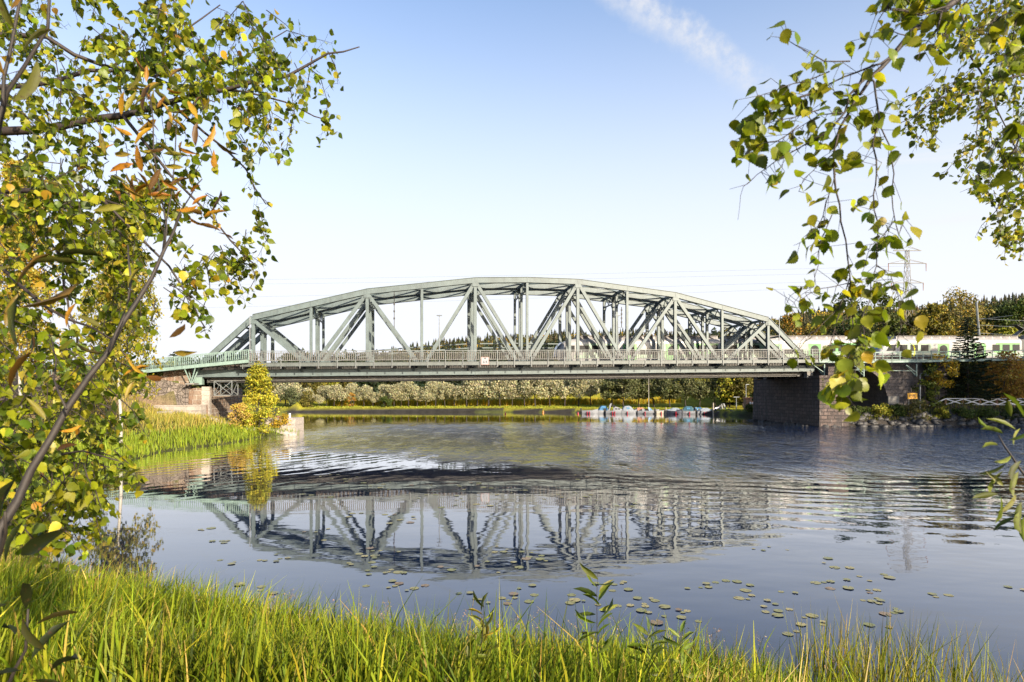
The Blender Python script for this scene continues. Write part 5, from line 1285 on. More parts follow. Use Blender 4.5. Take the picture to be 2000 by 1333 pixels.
# spruce on the right bank
def spruce(label, base, h, wd, seed):
    rg = np.random.default_rng(seed); base = Vector(base); o = thing('spruce_tree', label, 'tree', base)
    MB().tube([base + Vector((0, 0, -.2)), base + Vector((.05, 0, h * .5)), base + Vector((0, 0, h))], [.17, .10, .015], 8).build('trunk', MAT['bark'], o)
    pos, dr, ln = [], [], []; br = MB()
    nb = 150
    for k in range(nb):
        f = (k + .5) / nb; z = h * (.06 + .93 * f); L = wd / 2 * (1 - f) ** .8 * rg.uniform(.65, 1.15) + .28; a = k * 2.399 + rg.uniform(-.3, .3)
        d = Vector((math.cos(a), math.sin(a), 0)); p0 = base + Vector((0, 0, z)); p1 = p0 + d * L * .55 + Vector((0, 0, -.10 * L)); p2 = p0 + d * L + Vector((0, 0, .04 * L - .12))
        br.tube([p0, p1, p2], [.03, .02, .008], 4)
        for j in range(int(46 * L / (wd / 2)) + 30):
            u = rg.uniform(.08, 1); q = p0.lerp(p1, u * 2) if u < .5 else p1.lerp(p2, u * 2 - 1)
            s = rg.choice([-1, 1]); dd_ = d * rg.uniform(.4, 1) + Vector((-d.y, d.x, 0)) * s * rg.uniform(.3, 1) + Vector((0, 0, rg.uniform(-.55, .05)))
            pos.append(q); dr.append(dd_); ln.append(rg.uniform(.25, .55) * (1 - .4 * f))
    br.build('branch', MAT['bark'], o); n = len(pos)
    sp = np.array([(-.5, 0, 0), (.5, 0, 0), (.32, 1, -.06), (-.32, 1, -.06)]) * np.array([.42, 1, 1])
    V, Fc, c = place(sp, [(0, 1, 2, 3)], rot_frame(np.array(dr), rg), np.array(pos), np.array(ln), pal([(.022, .034, .022), (.030, .044, .026), (.016, .026, .018)], n, rg))
    np_mesh('crown', V, Fc, MAT['foliage'], o, c); return o
b_ = at(1890, 88.9); spruce('dark drooping spruce before the train on the right bank', b_, P(0, 618, 88.9).z - b_.z, 7.4, 120)
b_ = at(1958, 90.3); tree('autumn_bush', 'big rounded bush in rust and gold leaf right of the dark spruce', (b_.x, 90.3, b_.z - .6), P(0, 697, 90.3).z - b_.z + .6, 8.8, .5, [(.30, .15, .05), (.36, .20, .06), (.42, .27, .05), (.24, .13, .05)], 6500, .20, 121, cat='shrub', r=.10, clumps=44, limbs=10, fill=.5)
b_ = at(1836, 88.6); tree('yellow_maple', 'small yellow tree against the stone viaduct left of the spruce', b_, P(0, 697, 88.6).z - b_.z, 4.6, 2.6, GOLD, 1500, .2, 122, clumps=18, r=.09)
b_ = at(1808, 88.5); tree('leafy_bush', 'dark green bush beside the small yellow tree', b_, P(0, 712, 88.5).z - b_.z, 3.6, .8, GREEN + YG[:1], 1300, .19, 125, cat='shrub', clumps=14, r=.07)
b_ = at(1826, 87.9); tree('poplar_sapling', 'slim pale green sapling below the small yellow tree', b_, P(0, 722, 87.9).z - b_.z, 1.9, .6, [(.17, .20, .06), (.21, .24, .09)], 900, .14, 123, shape='column', clumps=16, r=.05)
b_ = at(1636, 85.9); tree('leafy_bush', 'small yellow-leaved bush at the sunlit foot of the pier', b_, 2.6, 1.6, .1, GOLD + YG, 700, .14, 124, cat='shrub', clumps=10, r=.05)
for x, Y, h, cwid, cl, lab, sd in ((1790, 86.3, 2.4, 4.4, [(.10, .10, .045), (.13, .12, .06)], 'greyish bush by the water below the street lamp', 130), (1680, 86.2, 1.5, 2.8, GREEN, 'low green bush on the rocks below the arch', 131), (1722, 86.3, 1.7, 2.6, YG, 'yellow-green bush on the rocks below the arch', 132), (1752, 86.5, 1.6, 2.6, GREEN, 'green bush left of the yellow notice board', 133), (1838, 86.2, 1.5, 2.2, YG, 'low yellow bush before the end of the white fence', 134),
                                   (1880, 86.1, 1.2, 3.2, GREEN, 'low bush before the white fence, nearest the spruce', 135), (1925, 86.2, 1.3, 3.4, GREEN, 'low bush before the middle of the white fence', 136), (1975, 86.2, 1.3, 3.6, DARK, 'dark low bush before the white fence at the right edge', 137), (1468, 115.8, 1.2, 2.6, GREEN, 'green tuft of shrubs at the foot of the brick hut', 138)):
    b_ = at(x, Y); tree('leafy_bush', lab, b_, h, cwid, .05, cl, 1200, .15, sd, 'bushes along the right waterline', cat='shrub', r=.04, clumps=16, limbs=5)
# ---- left bank: birches, yellow willow shrub, weeds
def birch(label, base, h, cw, seed, cols, weights, nst, lpx, size, zlo, r):
    """birch with hanging strands of leaves"""
    rg = np.random.default_rng(seed); base = Vector(base); o = thing('birch_tree', label, 'tree', base)
    m = MB(); pts = [base + Vector((rg.normal(0, .05) * k, rg.normal(0, .05) * k, -.3 + (h + .3) * k / 8)) for k in range(9)]
    m.tube(pts, [r * (1 - .9 * k / 8) for k in range(9)], 9); m.build('trunk', MAT['birch_bark'], o, True)
    br, pos, dr = MB(), [], []
    for k in range(nst):
        f = zlo + (1 - zlo) * rg.uniform(0, 1) ** .85; i = min(int(f * 8), 7); p0 = pts[i].lerp(pts[i + 1], f * 8 - i); a = rg.uniform(0, 6.28)
        L = cw / 2 * (1 - .75 * max(0, f - .45) / .55) * rg.uniform(.35, 1.05); d = Vector((math.cos(a), math.sin(a), rg.uniform(.25, .8)))
        p1 = p0 + d * L * .6; p2 = p1 + Vector((d.x * L * .4, d.y * L * .4, -rg.uniform(.05, .25) * L)); p3 = p2 + Vector((d.x * .1 * L, d.y * .1 * L, -rg.uniform(.25, 1.0) * cw * .32))
        br.tube([p0, p1, p2, p3], [r * .16, r * .09, .012, .006], 4)
        for j in range(lpx):
            u = rg.uniform(.3, 3); q = (p0, p1, p2, p3)[int(min(u, 2.99))].lerp((p0, p1, p2, p3)[int(min(u, 2.99)) + 1], u - int(min(u, 2.99)))
            pos.append(q + Vector(rg.normal(0, .16, 3))); dr.append((rg.normal(0, .6), rg.normal(0, .6), -1))
    br.build('branch', MAT['twig_bark'], o); n = len(pos)
    V, Fc, c = place(QUAD * np.array([.8, 1.1, 1]), QUAD_F, rot_frame(np.array(dr), rg), np.array(pos), size * rg.uniform(.7, 1.3, n), pal(cols, n, rg, .2, weights))
    np_mesh('crown', V, Fc, MAT['leaf'], o, c); return o
b_ = at(236, 46); birch('slender white-stemmed birch with pale yellow-green hanging leaves on the left bank', b_, P(0, 372, 46).z - b_.z, 5.6, 140, YG[:2] + [(.36, .33, .06), (.42, .36, .08)], None, 300, 62, .17, .24, .13)
b_ = at(40, 58); birch('golden-leaved birch farther back on the left bank', b_, P(0, 320, 58).z - b_.z, 7.0, 141, GOLD[:1] + [(.46, .38, .08), (.42, .36, .09), (.34, .32, .06)], None, 300, 60, .2, .22, .17)
b_ = at(-60, 50); birch('pale green birch at the left edge on the bank', b_, 13.5, 6.5, 142, YG, None, 200, 50, .2, .22, .15)
b_ = at(505, 67.2); tree('willow_shrub', 'tall pointed yellow willow shrub before the abutment', b_, P(0, 716, 67.2).z - b_.z, 5.4, .15, [(.36, .33, .04), (.42, .38, .05), (.30, .30, .04), (.22, .24, .04)], 7500, .15, 150, cat='shrub', r=.07, shape='cone', clumps=58, limbs=12, fill=.44)
b_ = at(470, 66); tree('leafy_bush', 'low pinkish-yellow bush at the water left of the tall yellow shrub', b_, 2.5, 2.9, .1, [(.42, .30, .10), (.46, .30, .14), (.36, .30, .06)], 1500, .13, 151, cat='shrub', r=.04, clumps=18)
b_ = at(545, 69.5); tree('leafy_bush', 'bright yellow bush hanging over the quay blocks', (b_.x + .3, 68.9, .7), 1.7, 2.2, .1, GOLD, 900, .12, 152, cat='shrub', r=.03, clumps=12)
for x, Y, h, cwid, cl, lab, sd in ((333, 74.5, 2.4, 2.2, YG, 'green bush on the sandy slope against the rubble wall', 153), (300, 73, 1.4, 2.4, GREEN, 'low dark bush on the sandy slope', 154), (252, 71, 2.2, 3.4, GREEN + OLIVE, 'olive bush at the top of the sandy slope behind the white birch', 155), (180, 68, 2.6, 4.2, YG + OLIVE, 'wide yellow-green bush on the left bank', 156), (120, 62, 2.8, 4.4, YG, 'tall weeds-like bush on the left bank behind hanging leaves', 157)):
    b_ = at(x, Y); tree('leafy_bush', lab, b_, h, cwid, .05, cl, 1300, .15, sd, 'bushes on the left bank', cat='shrub', r=.04, clumps=16, limbs=5)
# big trees on the right shore, outside the picture: they shade the right bank
for i, (x, y, h, cwid) in enumerate(((91, 47, 36, 15), (97, 55, 36, 15), (104, 47, 38, 16), (90.5, 60, 28, 13))):
    tree('broadleaf_tree', f'tall green tree on the right shore outside the picture, {ordn[i]} of the clump', (x, y, 2.4), h * .78, cwid, 3, GREEN, 4200, .62, 170 + i, 'trees on the right shore', clumps=36, r=.25)
# ------------------------------------------------------------------ foreground: grass, birches, willow saplings
rg = np.random.default_rng(200)
BLADE = np.array([(-.5, 0, 0), (.5, 0, 0), (-.45, .35, .0), (.45, .35, .0), (-.33, .68, .0), (.33, .68, .0), (-.04, 1, .0), (.04, 1, .0)])
BLADE_F = [(0, 1, 3, 2), (2, 3, 5, 4), (4, 5, 7, 6)]
def blades(X, Y, Z, H, W, lean, cols, rg, bend=.35, wind=(.0, .0)):
    """curved grass blades: root, height, width, lean away from upright"""
    n = len(X); a = rg.uniform(0, 6.28, n)
    ld = np.c_[np.cos(a), np.sin(a)] * (lean * np.abs(rg.normal(0, 1, n)))[:, None] + np.array(wind)
    fa = rg.uniform(0, 3.14, n); fx = np.c_[np.cos(fa), np.sin(fa)]
    V = np.zeros((n, 8, 3))
    for k, (bx, by, _) in enumerate(BLADE):
        cx = ld * (by ** 1.0 * .45 + bend * 1.6 * by ** 2.4)[..., None] if np.ndim(by) else ld * (by * .45 + bend * 1.6 * by ** 2.4)
        zz_ = H * by * np.sqrt(np.clip(1 - (np.linalg.norm(ld, axis=1) * .55 * by) ** 2, .1, 1))
        V[:, k, 0] = X + cx[:, 0] * H + fx[:, 0] * bx * W; V[:, k, 1] = Y + cx[:, 1] * H + fx[:, 1] * bx * W; V[:, k, 2] = Z + zz_
    Fc = (np.array(BLADE_F)[None] + (np.arange(n) * 8)[:, None, None]).reshape(-1, 4)
    return V.reshape(-1, 3), Fc, np.repeat(cols, 8, axis=0)
def scatter(n, x0, x1, y0, y1, dmin, dmax):
    X, Y = rg.uniform(x0, x1, n), rg.uniform(y0, y1, n); d = shore_dist(X, Y); k = (d > dmin) & (d < dmax) & (np.abs(X) < Y * .9 + 1.5)
    return X[k], Y[k], d[k]
GC = [(.16, .215, .018), (.22, .26, .022), (.085, .13, .014), (.29, .29, .03), (.36, .28, .09)]
X, Y, d = scatter(150000, -16, 8.5, 5.4, 17.5, -.35, 7.5)
keep = rg.random(len(X)) < np.clip(.42 + .75 * vnoise(X * 2.2, Y * 2.2, 8), .10, 1)
X, Y, d = X[keep], Y[keep], d[keep]; n = len(X)
H = 1.08 * (.46 + .36 * rg.random(n) ** 1.5) * (1 + .38 * vnoise(X * .9, Y * .9, 9)) * np.where(rg.random(n) < .08, 1.5, 1)
edge = smooth(1.1, -.2, d); H = np.clip(H * (1 + .12 * edge) * (1 + .25 * smooth(-3, -9, X)), .22, 1.25)
cols = pal(GC, n, rg, .22, [.31, .25, .27, .11, .06]); dry = (vnoise(X * .8, Y * .8, 10) > .42) & (rg.random(n) < .55)
cols[dry] = pal([(.40, .30, .14), (.46, .36, .20), (.34, .22, .10)], int(dry.sum()), rg)
cols = cols * (1 + .38 * vnoise(X * 3.1, Y * 3.1, 14))[:, None].clip(.35, 1.6)
ln_ = np.where(rg.random(n) < .09, 1.5, .46)
V, Fc, c = blades(X, Y, ground_z(X, Y) - .03, H, rg.uniform(.014, .034, n), ln_, cols, rg, wind=(.05, .02))
tag(np_mesh('grass', V, Fc, MAT['blade'], col=c), 'tall sunlit green grass covering the near bank', kind='stuff')
X, Y = rg.uniform(5.0, 9.8, 3000), rg.uniform(7.9, 11.2, 3000); k = (rg.random(3000) < np.clip(.35 + .6 * vnoise(X * 2, Y * 2, 11), .03, 1)) & (Y > 8.0 + (9.6 - X) * .1)
X, Y = X[k], Y[k]; n = len(X)
V, Fc, c = blades(X, Y, np.full(n, -.25), rg.uniform(.8, 1.65, n), rg.uniform(.014, .026, n), .24, pal([(.19, .22, .03), (.26, .26, .045), (.13, .16, .025), (.30, .24, .08)], n, rg), rg, wind=(.05, 0))
tag(np_mesh('water_reeds', V, Fc, MAT['blade'], col=c), 'loose green reeds standing in the water at the lower right', 'reeds', kind='stuff')
# reddish seed heads above the grass edge
hd = MB(); V, pos, dr = [], [], []
for i in range(46):
    x = rg.uniform(-6.5, 4.6); y0 = 11.0; yy = np.linspace(7.5, 14, 60); dd_ = shore_dist(np.full(60, x), yy); y = float(yy[np.argmin(np.abs(dd_ - rg.uniform(-.2, 1.0)))])
    b_ = Vector((x, y, gz(x, y))); h = rg.uniform(.75, 1.15); t = b_ + Vector((rg.normal(0, .14), rg.normal(0, .14), h))
    hd.tube([b_, b_.lerp(t, .5) + Vector((0, 0, .03)), t], [.004, .003, .002], 3)
    for k in range(9):
        f = .68 + .32 * k / 9; p = b_.lerp(t, f); a = rg.uniform(0, 6.28); L = .12 * (1.3 - f) + .03; q = p + Vector((math.cos(a) * L, math.sin(a) * L, L * .8)); hd.tube([p, q], [.002, .0015], 3, cap=False)
        for _ in range(3): pos.append(q + Vector(rg.normal(0, .018, 3))); dr.append(rg.normal(0, 1, 3))
tag(hd.build('panicle_stems', MAT['rail_wood']), 'thin pale stems of flowering grass at the water edge', 'grass', kind='stuff')
n = len(pos); V, Fc, c = place(QUAD * np.array([.5, 1, 1]), QUAD_F, rot_frame(np.array(dr), rg), np.array(pos), rg.uniform(.014, .026, n), pal([(.36, .22, .19), (.30, .18, .15), (.42, .29, .24)], n, rg))
tag(np_mesh('panicle_seeds', V, Fc, MAT['blade'], col=c), 'pinkish seed heads of flowering grass at the water edge', 'grass', kind='stuff')
# grass, sedge and weeds on the left bank
X, Y = rg.uniform(-52, -19, 60000), rg.uniform(20, 71, 60000); d = shore_dist(X, Y); k = (d > -.1) & (d < 16) & (X > -Y * .86 - 2); X, Y, d = X[k], Y[k], d[k]; n = len(X)
low = d < 3.5; H = np.where(low, rg.uniform(.40, .85, n), rg.uniform(.22, .75, n) * (1 + .3 * vnoise(X * .5, Y * .5, 12)))
cols = pal([(.20, .27, .035), (.25, .31, .04), (.16, .22, .03)], n, rg, .18); up = ~low; cols[up] = pal([(.26, .25, .06), (.34, .29, .08), (.18, .19, .05), (.42, .35, .14)], int(up.sum()), rg, .2)
V, Fc, c = blades(X, Y, ground_z(X, Y) - .03, np.clip(H, .2, 1.5), rg.uniform(.035, .075, n), .34, cols, rg)
tag(np_mesh('bank_grass', V, Fc, MAT['blade'], col=c), 'bright green sedge and weeds along the left bank', 'grass', kind='stuff')
X, Y = rg.uniform(38, 92, 42000), rg.uniform(84.5, 108, 42000); d = shore_dist(X, Y); t_, w_ = rail_tw(X, Y); k = (d > .9) & ((w_ < -.2) | (t_ > 65)) & (w_ < 5.2) & (t_ > 43); X, Y = X[k], Y[k]; n = len(X)
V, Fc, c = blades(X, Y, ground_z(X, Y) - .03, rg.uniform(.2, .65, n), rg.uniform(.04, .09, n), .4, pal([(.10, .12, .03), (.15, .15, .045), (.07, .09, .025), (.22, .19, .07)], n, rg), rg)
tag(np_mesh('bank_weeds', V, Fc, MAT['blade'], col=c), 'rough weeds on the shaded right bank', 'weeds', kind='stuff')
X, Y = rg.uniform(-75, 46, 26000), rg.uniform(118, 150, 26000); d = shore_dist(X, Y); k = (d > 1.2) & (d < 14); X, Y = X[k], Y[k]; n = len(X)
V, Fc, c = blades(X, Y, ground_z(X, Y) - .02, rg.uniform(.08, .26, n), rg.uniform(.10, .2, n), .5, pal([(.28, .32, .05), (.36, .36, .07), (.22, .28, .05)], n, rg), rg)
tag(np_mesh('lawn_grass', V, Fc, MAT['blade'], col=c), 'mown sunlit lawn on the far bank', 'grass', kind='stuff')

class Spray:
    """twigs and leaves of one near tree"""
    def __init__(s, seed): s.rg = np.random.default_rng(seed); s.br = MB(); s.pos, s.dir, s.size = [], [], []
    def limb(s, pix, Y0, Y1, r0, r1, n=6):
        L = len(pix); pts = [P(x, y, Y0 + (Y1 - Y0) * k / (L - 1)) for k, (x, y) in enumerate(pix)]
        fine = []
        for p, q in zip(pts[:-1], pts[1:]):
            m_ = p.lerp(q, .5); off = (q - p).length * .035; fine += [p, m_ + Vector((s.rg.normal(0, off), s.rg.normal(0, off), s.rg.normal(0, off)))]
        fine.append(pts[-1]); s.br.tube(fine, [r0 + (r1 - r0) * k / (len(fine) - 1) for k in range(len(fine))], n); return fine
    def leaves_on(s, pts, step, size, spread=.03, skip=0.0, stalk=True):
        tot = 0.0
        for p, q in zip(pts[:-1], pts[1:]):
            seg = (q - p).length; k = (tot // step + 1) * step - tot
            while k < seg:
                if s.rg.random() > skip:
                    c_ = p.lerp(q, k / seg)
                    for _ in range(1 + int(s.rg.random() < .55)):
                        o = Vector(s.rg.normal(0, spread, 3)); o.z -= abs(s.rg.normal(0, spread * .6)); lp_ = c_ + o
                        if stalk and o.length > .01: s.br.tube([c_, lp_], [.0011, .0008], 3, cap=False)
                        s.pos.append(lp_); s.dir.append((s.rg.normal(0, .75), s.rg.normal(0, .75), -.75 + s.rg.normal(0, .3))); s.size.append(size * s.rg.uniform(.6, 1.2))
                k += step * s.rg.uniform(.6, 1.4)
            tot += seg
    def twig(s, p, L, size, nl, hang=.8, dx=0.0):
        d = Vector((s.rg.normal(dx, .55), s.rg.normal(0, .45), -hang + s.rg.normal(0, .25))).normalized(); q1 = p + d * L * .5
        d2 = (d + Vector((s.rg.normal(0, .2), s.rg.normal(0, .2), -.5))).normalized(); q2 = q1 + d2 * L * .5
        s.br.tube([p, q1, q2], [.0032, .0023, .0012], 4, cap=False); s.leaves_on([p, q1, q2], L / nl, size, .022)
    def finish(s, root, colors, weights, tmpl=LEAF, tmf=LEAF_F, bark='twig_bark', var=.2, mat='leaf'):
        s.br.build('branches', MAT[bark], root, True); n = len(s.pos)
        V, Fc, c = place(tmpl, tmf, rot_frame(np.array(s.dir), s.rg), np.array(s.pos), np.array(s.size), pal(colors, n, s.rg, var, weights))
        np_mesh('leaves', V, Fc, MAT[mat], root, c)
def inside(poly, x, y):
    r_ = False; n = len(poly)
    for i in range(n):
        (ax, ay), (bx, by) = poly[i], poly[(i + 1) % n]
        if (ay > y) != (by > y) and x < (bx - ax) * (y - ay) / (by - ay) + ax: r_ = not r_
    return r_
# --- big birch on the left
bx, by = -4.75, 4.3
lb_ = thing('birch_tree', 'big near birch whose drooping branches fill the left side of the view', 'tree', (bx, by, gz(bx, by)))
m = MB(); m.tube([(bx + .03 * k * (k % 2), by, gz(bx, by) - .2 + k * 1.25) for k in range(8)], [.15 - .012 * k for k in range(8)], 10); m.build('trunk', MAT['birch_bark'], lb_, True)
S = Spray(300)
for pix, a, b_, r0 in (([(-140, 300), (0, 257), (120, 247), (240, 226), (330, 200), (440, 176), (560, 150), (640, 105), (702, 92)], 4.3, 4.6, .030), ([(-140, 420), (0, 373), (110, 378), (200, 390), (300, 420)], 4.3, 4.0, .022),
                       ([(0, 373), (60, 420), (110, 490), (140, 560)], 4.2, 4.0, .010), ([(-140, 60), (90, 72), (200, 128), (300, 150), (420, 200)], 4.3, 5.0, .018), ([(-140, 180), (70, 166), (170, 138), (270, 132), (360, 60), (430, 10)], 4.3, 4.8, .018),
                       ([(-140, 500), (0, 520), (90, 600), (180, 640), (250, 700)], 4.3, 3.6, .014), ([(-140, 640), (20, 690), (120, 760), (220, 800)], 4.3, 3.4, .014), ([(-140, 760), (10, 840), (110, 890), (230, 900)], 4.3, 3.3, .012),
                       ([(110, 480), (125, 560), (135, 610), (150, 680)], 4.0, 3.9, .008), ([(330, 200), (400, 260), (480, 330), (520, 400)], 4.6, 4.9, .010), ([(240, 226), (300, 300), (390, 400), (450, 470), (500, 520)], 4.4, 4.8, .011),
                       ([(440, 176), (520, 190), (590, 215), (640, 235)], 4.6, 4.8, .007), ([(300, 150), (380, 130), (470, 120), (560, 60)], 5.0, 5.2, .010), ([(200, 390), (260, 450), (330, 520), (380, 600), (400, 640)], 4.0, 4.3, .009)):
    S.limb(pix, a, b_, r0 * 1.15, .004)
edge_twigs = [([(600, 130), (625, 150), (640, 200), (632, 240)], 4.7), ([(640, 100), (655, 130), (660, 165)], 4.7), ([(560, 150), (575, 220), (560, 290), (550, 315)], 4.7), ([(520, 190), (530, 240), (500, 300), (470, 330)], 4.7), ([(480, 330), (500, 380), (530, 405)], 4.9), ([(500, 430), (520, 470), (505, 500)], 4.9),
              ([(450, 470), (490, 500), (520, 520)], 4.8), ([(470, 480), (500, 540), (490, 560), (450, 600)], 4.8), ([(400, 500), (410, 560), (390, 620), (402, 655)], 4.5), ([(430, 480), (445, 540), (430, 575)], 4.6), ([(360, 520), (370, 580), (365, 610)], 4.4), ([(560, 60), (600, 72), (650, 85)], 5.2), ([(520, 20), (560, 50), (600, 100)], 5.2), ([(610, 110), (600, 170), (575, 200)], 4.7), ([(640, 235), (640, 260), (628, 245)], 4.8)]
for pix, Yd in edge_twigs:
    f = S.limb(pix, Yd, Yd, .0045, .0015, 4); S.leaves_on(f, .030, .058, .040)
poly = [(-60, -40), (420, -40), (510, 10), (560, 60), (620, 90), (640, 130), (590, 160), (555, 200), (520, 240), (470, 265), (465, 320), (495, 350), (505, 440), (500, 520), (455, 575), (400, 590), (385, 540), (320, 590), (280, 630), (250, 700), (220, 760), (235, 860), (228, 930), (195, 990), (140, 1030), (60, 1060), (-60, 1050)]
holes = [(95, 292, 38, 26), (118, 590, 28, 95), (325, 245, 24, 22), (60, 560, 20, 30), (210, 330, 26, 20), (345, 330, 18, 22), (405, 300, 22, 18), (200, 560, 20, 40), (280, 560, 18, 50), (420, 100, 24, 16), (480, 215, 20, 14), (150, 440, 22, 26), (250, 640, 22, 40), (230, 740, 24, 30), (330, 100, 18, 16)]
cnt = 0
while cnt < 262:
    x, y = S.rg.uniform(-60, 640), S.rg.uniform(-40, 1040)
    if not inside(poly, x, y) or any(((x - a) / c) ** 2 + ((y - b_) / d_) ** 2 < 1 for a, b_, c, d_ in holes): continue
    if x > 330 and y > 200 and S.rg.random() < .2: continue
    Yd = S.rg.uniform(3.5, 5.4) if y < 650 else S.rg.uniform(2.9, 4.4); c_ = P(x, y - 12, Yd)
    for _ in range(int(S.rg.integers(2, 6))):                             # sprays of a few twigs, gaps between the sprays
        S.twig(c_ + Vector(S.rg.normal(0, .05, 3)), S.rg.uniform(.14, .34), .056, int(S.rg.integers(5, 9)), .75, .25)
    cnt += 1
S.finish(lb_, [(.080, .125, .012), (.16, .21, .016), (.29, .325, .024), (.40, .385, .05), (.42, .31, .035), (.40, .22, .03)], [.30, .29, .26, .12, .02, .01])
# --- willow saplings at lower left
def sapling(label, stems, leaves, cols, size, seed, bark='stem_bark', name='willow_sapling', weights=None):
    s = Spray(seed); (x0, y0), Y0 = stems[0][0][0], stems[0][1]; b_ = P(x0, y0, Y0); g = gz(b_.x, b_.y)
    o = thing(name, label, 'sapling', (b_.x, b_.y, g))
    if b_.z > g + .05: s.br.tube([(b_.x - .05, b_.y, g - .1), tuple(b_)], [stems[0][3] * 1.3, stems[0][3]], 8)
    for pix, a, c, r0, r1 in stems: s.limb(pix, a, c, r0, r1, 8)
    for x, y, Yd, ang, L in leaves:
        p = P(x, y, Yd); a = R(ang); s.pos.append(p); s.dir.append((math.cos(a), s.rg.normal(0, .35), math.sin(a))); s.size.append(L)
    s.finish(o, cols, weights, LANCE, LANCE_F, bark, mat='willow_leaf'); return o
lr2 = np.random.default_rng(310); lv = []
for (cx, cy, n_, sx, sy) in ((285, 200, 13, 30, 35), (340, 235, 12, 35, 40), (265, 300, 12, 45, 30), (370, 300, 9, 35, 35), (340, 385, 16, 55, 25), (270, 385, 10, 45, 20), (420, 420, 6, 30, 25), (290, 170, 5, 8, 20)):
    for _ in range(n_): lv.append((cx + lr2.normal(0, sx * .7), cy + lr2.normal(0, sy * .7), lr2.uniform(2.25, 2.6), lr2.uniform(-40, 200), lr2.uniform(.06, .11)))
for x, y, a in ((60, 690, 60), (115, 690, 40), (130, 640, 100), (262, 745, 250), (240, 735, 40), (330, 660, 30), (340, 690, 0), (285, 735, -10), (250, 560, 80), (200, 640, 150), (205, 690, 170), (160, 830, 200), (245, 690, -60), (90, 820, 120), (60, 880, 200), (110, 880, 20)):
    lv.append((x, y, 2.2, a, lr2.uniform(.07, .11)))
sapling('tall leaning willow sapling with rusty orange top leaves at the left', [([(-45, 1150), (0, 1035), (60, 920), (130, 800), (210, 690), (270, 585), (320, 490), (352, 415)], 1.95, 2.45, .0165, .005), ([(213, 688), (240, 620), (256, 545), (250, 480)], 2.2, 2.3, .006, .003), ([(320, 490), (318, 400), (300, 300), (290, 165)], 2.4, 2.45, .004, .002), ([(318, 490), (335, 380), (345, 230)], 2.4, 2.5, .0035, .002), ([(352, 415), (385, 360), (395, 350)], 2.45, 2.45, .003, .002), ([(130, 800), (105, 740), (100, 660)], 2.1, 2.2, .004, .002)],
        lv, [(.42, .23, .03), (.33, .15, .02), (.34, .25, .045), (.20, .19, .04), (.13, .07, .03)], .12, 311)
lv = []
for x, y, a in ((30, 60, 100), (20, 20, 60), (45, 100, 40), (10, 150, 120), (25, 200, 80), (60, 515, 10), (110, 500, 8), (20, 520, 190), (30, 560, 60), (10, 640, 80), (35, 680, 100), (20, 760, 60), (40, 600, 30)): lv.append((x, y, 1.7, a, lr2.uniform(.10, .17)))
sapling('two thin reddish sapling stems at the upper left corner', [([(-70, 1100), (-60, 700), (-40, 400), (0, 240), (48, 130), (98, -30)], 1.9, 1.8, .011, .004), ([(-40, 400), (5, 205), (20, 100), (45, -30)], 1.8, 1.8, .006, .004)], lv, [(.06, .085, .02), (.10, .11, .025), (.20, .12, .03)], .13, 312)
lv = [(x, y, Yd, a, L) for x, y, Yd, a, L in ((40, 1085, 1.7, 30, .17), (0, 1020, 1.7, 70, .14), (10, 1100, 1.7, 100, .12), (50, 1190, 1.9, 70, .13), (30, 1240, 1.9, 170, .12), (70, 1220, 1.9, 20, .12), (60, 1290, 1.9, 60, .14), (90, 1270, 1.9, 110, .13), (100, 1310, 1.9, 35, .15), (40, 1310, 1.9, 190, .12), (15, 1180, 1.9, 185, .12), (60, 1330, 1.9, -20, .12))]
sapling('sapling with shade painted into its dark broad leaves in the lower left corner', [([(-60, 1420), (20, 1330), (50, 1270), (55, 1190)], 1.95, 1.9, .007, .003), ([(-60, 1420), (-30, 1200), (0, 1080), (10, 1000)], 1.9, 1.7, .010, .004)], lv, [(.022, .030, .010), (.030, .042, .012), (.05, .05, .016)], .13, 313)  # near-black leaf colours stand in for shade in this corner
# --- small upright saplings in the near grass
def shoot(label, x, ytop, ybase, Y, n, L, cols, seed, spread=1.0):
    r_ = np.random.default_rng(seed); lv = []
    for k in range(n):
        f = (k + .5) / n; a = (55 if k % 2 else 125) + r_.normal(0, 22) - (1 - f) * 35 * (1 if k % 2 else -1)
        lv.append((x + r_.normal(0, 2), ybase + (ytop + 18 - ybase) * f, Y + r_.normal(0, .05), a, L * (1.0 - .35 * abs(f - .5)) * r_.uniform(.8, 1.15)))
    return sapling(label, [([(x + 3, ybase + 60), (x, ybase), (x - 2, (ybase + ytop) / 2), (x, ytop + 10)], Y, Y, .006, .002)], lv, cols, L, seed)
shoot('dark green upright shoot rising from the grass right of centre', 1168, 1110, 1290, 6.3, 19, .26, [(.10, .15, .02), (.07, .11, .016), (.16, .20, .03)], 320)
shoot('yellow-leaved shoot in the grass left of centre', 945, 1165, 1300, 6.6, 15, .24, [(.40, .33, .05), (.22, .24, .04), (.12, .15, .03)], 321)
shoot('low dark green shoot in the grass, right of the tall one', 1268, 1215, 1325, 6.2, 14, .24, [(.12, .17, .025), (.07, .10, .02)], 322)
shoot('green shoot half sunk in the grass beside the yellow-leaved one', 918, 1235, 1330, 6.0, 10, .22, [(.09, .13, .02), (.14, .17, .03)], 323)
shoot('green shoot at the edge of the grass towards the right', 1330, 1215, 1330, 6.2, 12, .22, [(.13, .18, .03), (.20, .22, .04)], 324)
shoot('yellowish shoot in the grass between the two dark green ones', 1005, 1230, 1330, 6.5, 9, .22, [(.34, .28, .06), (.16, .18, .03)], 325)
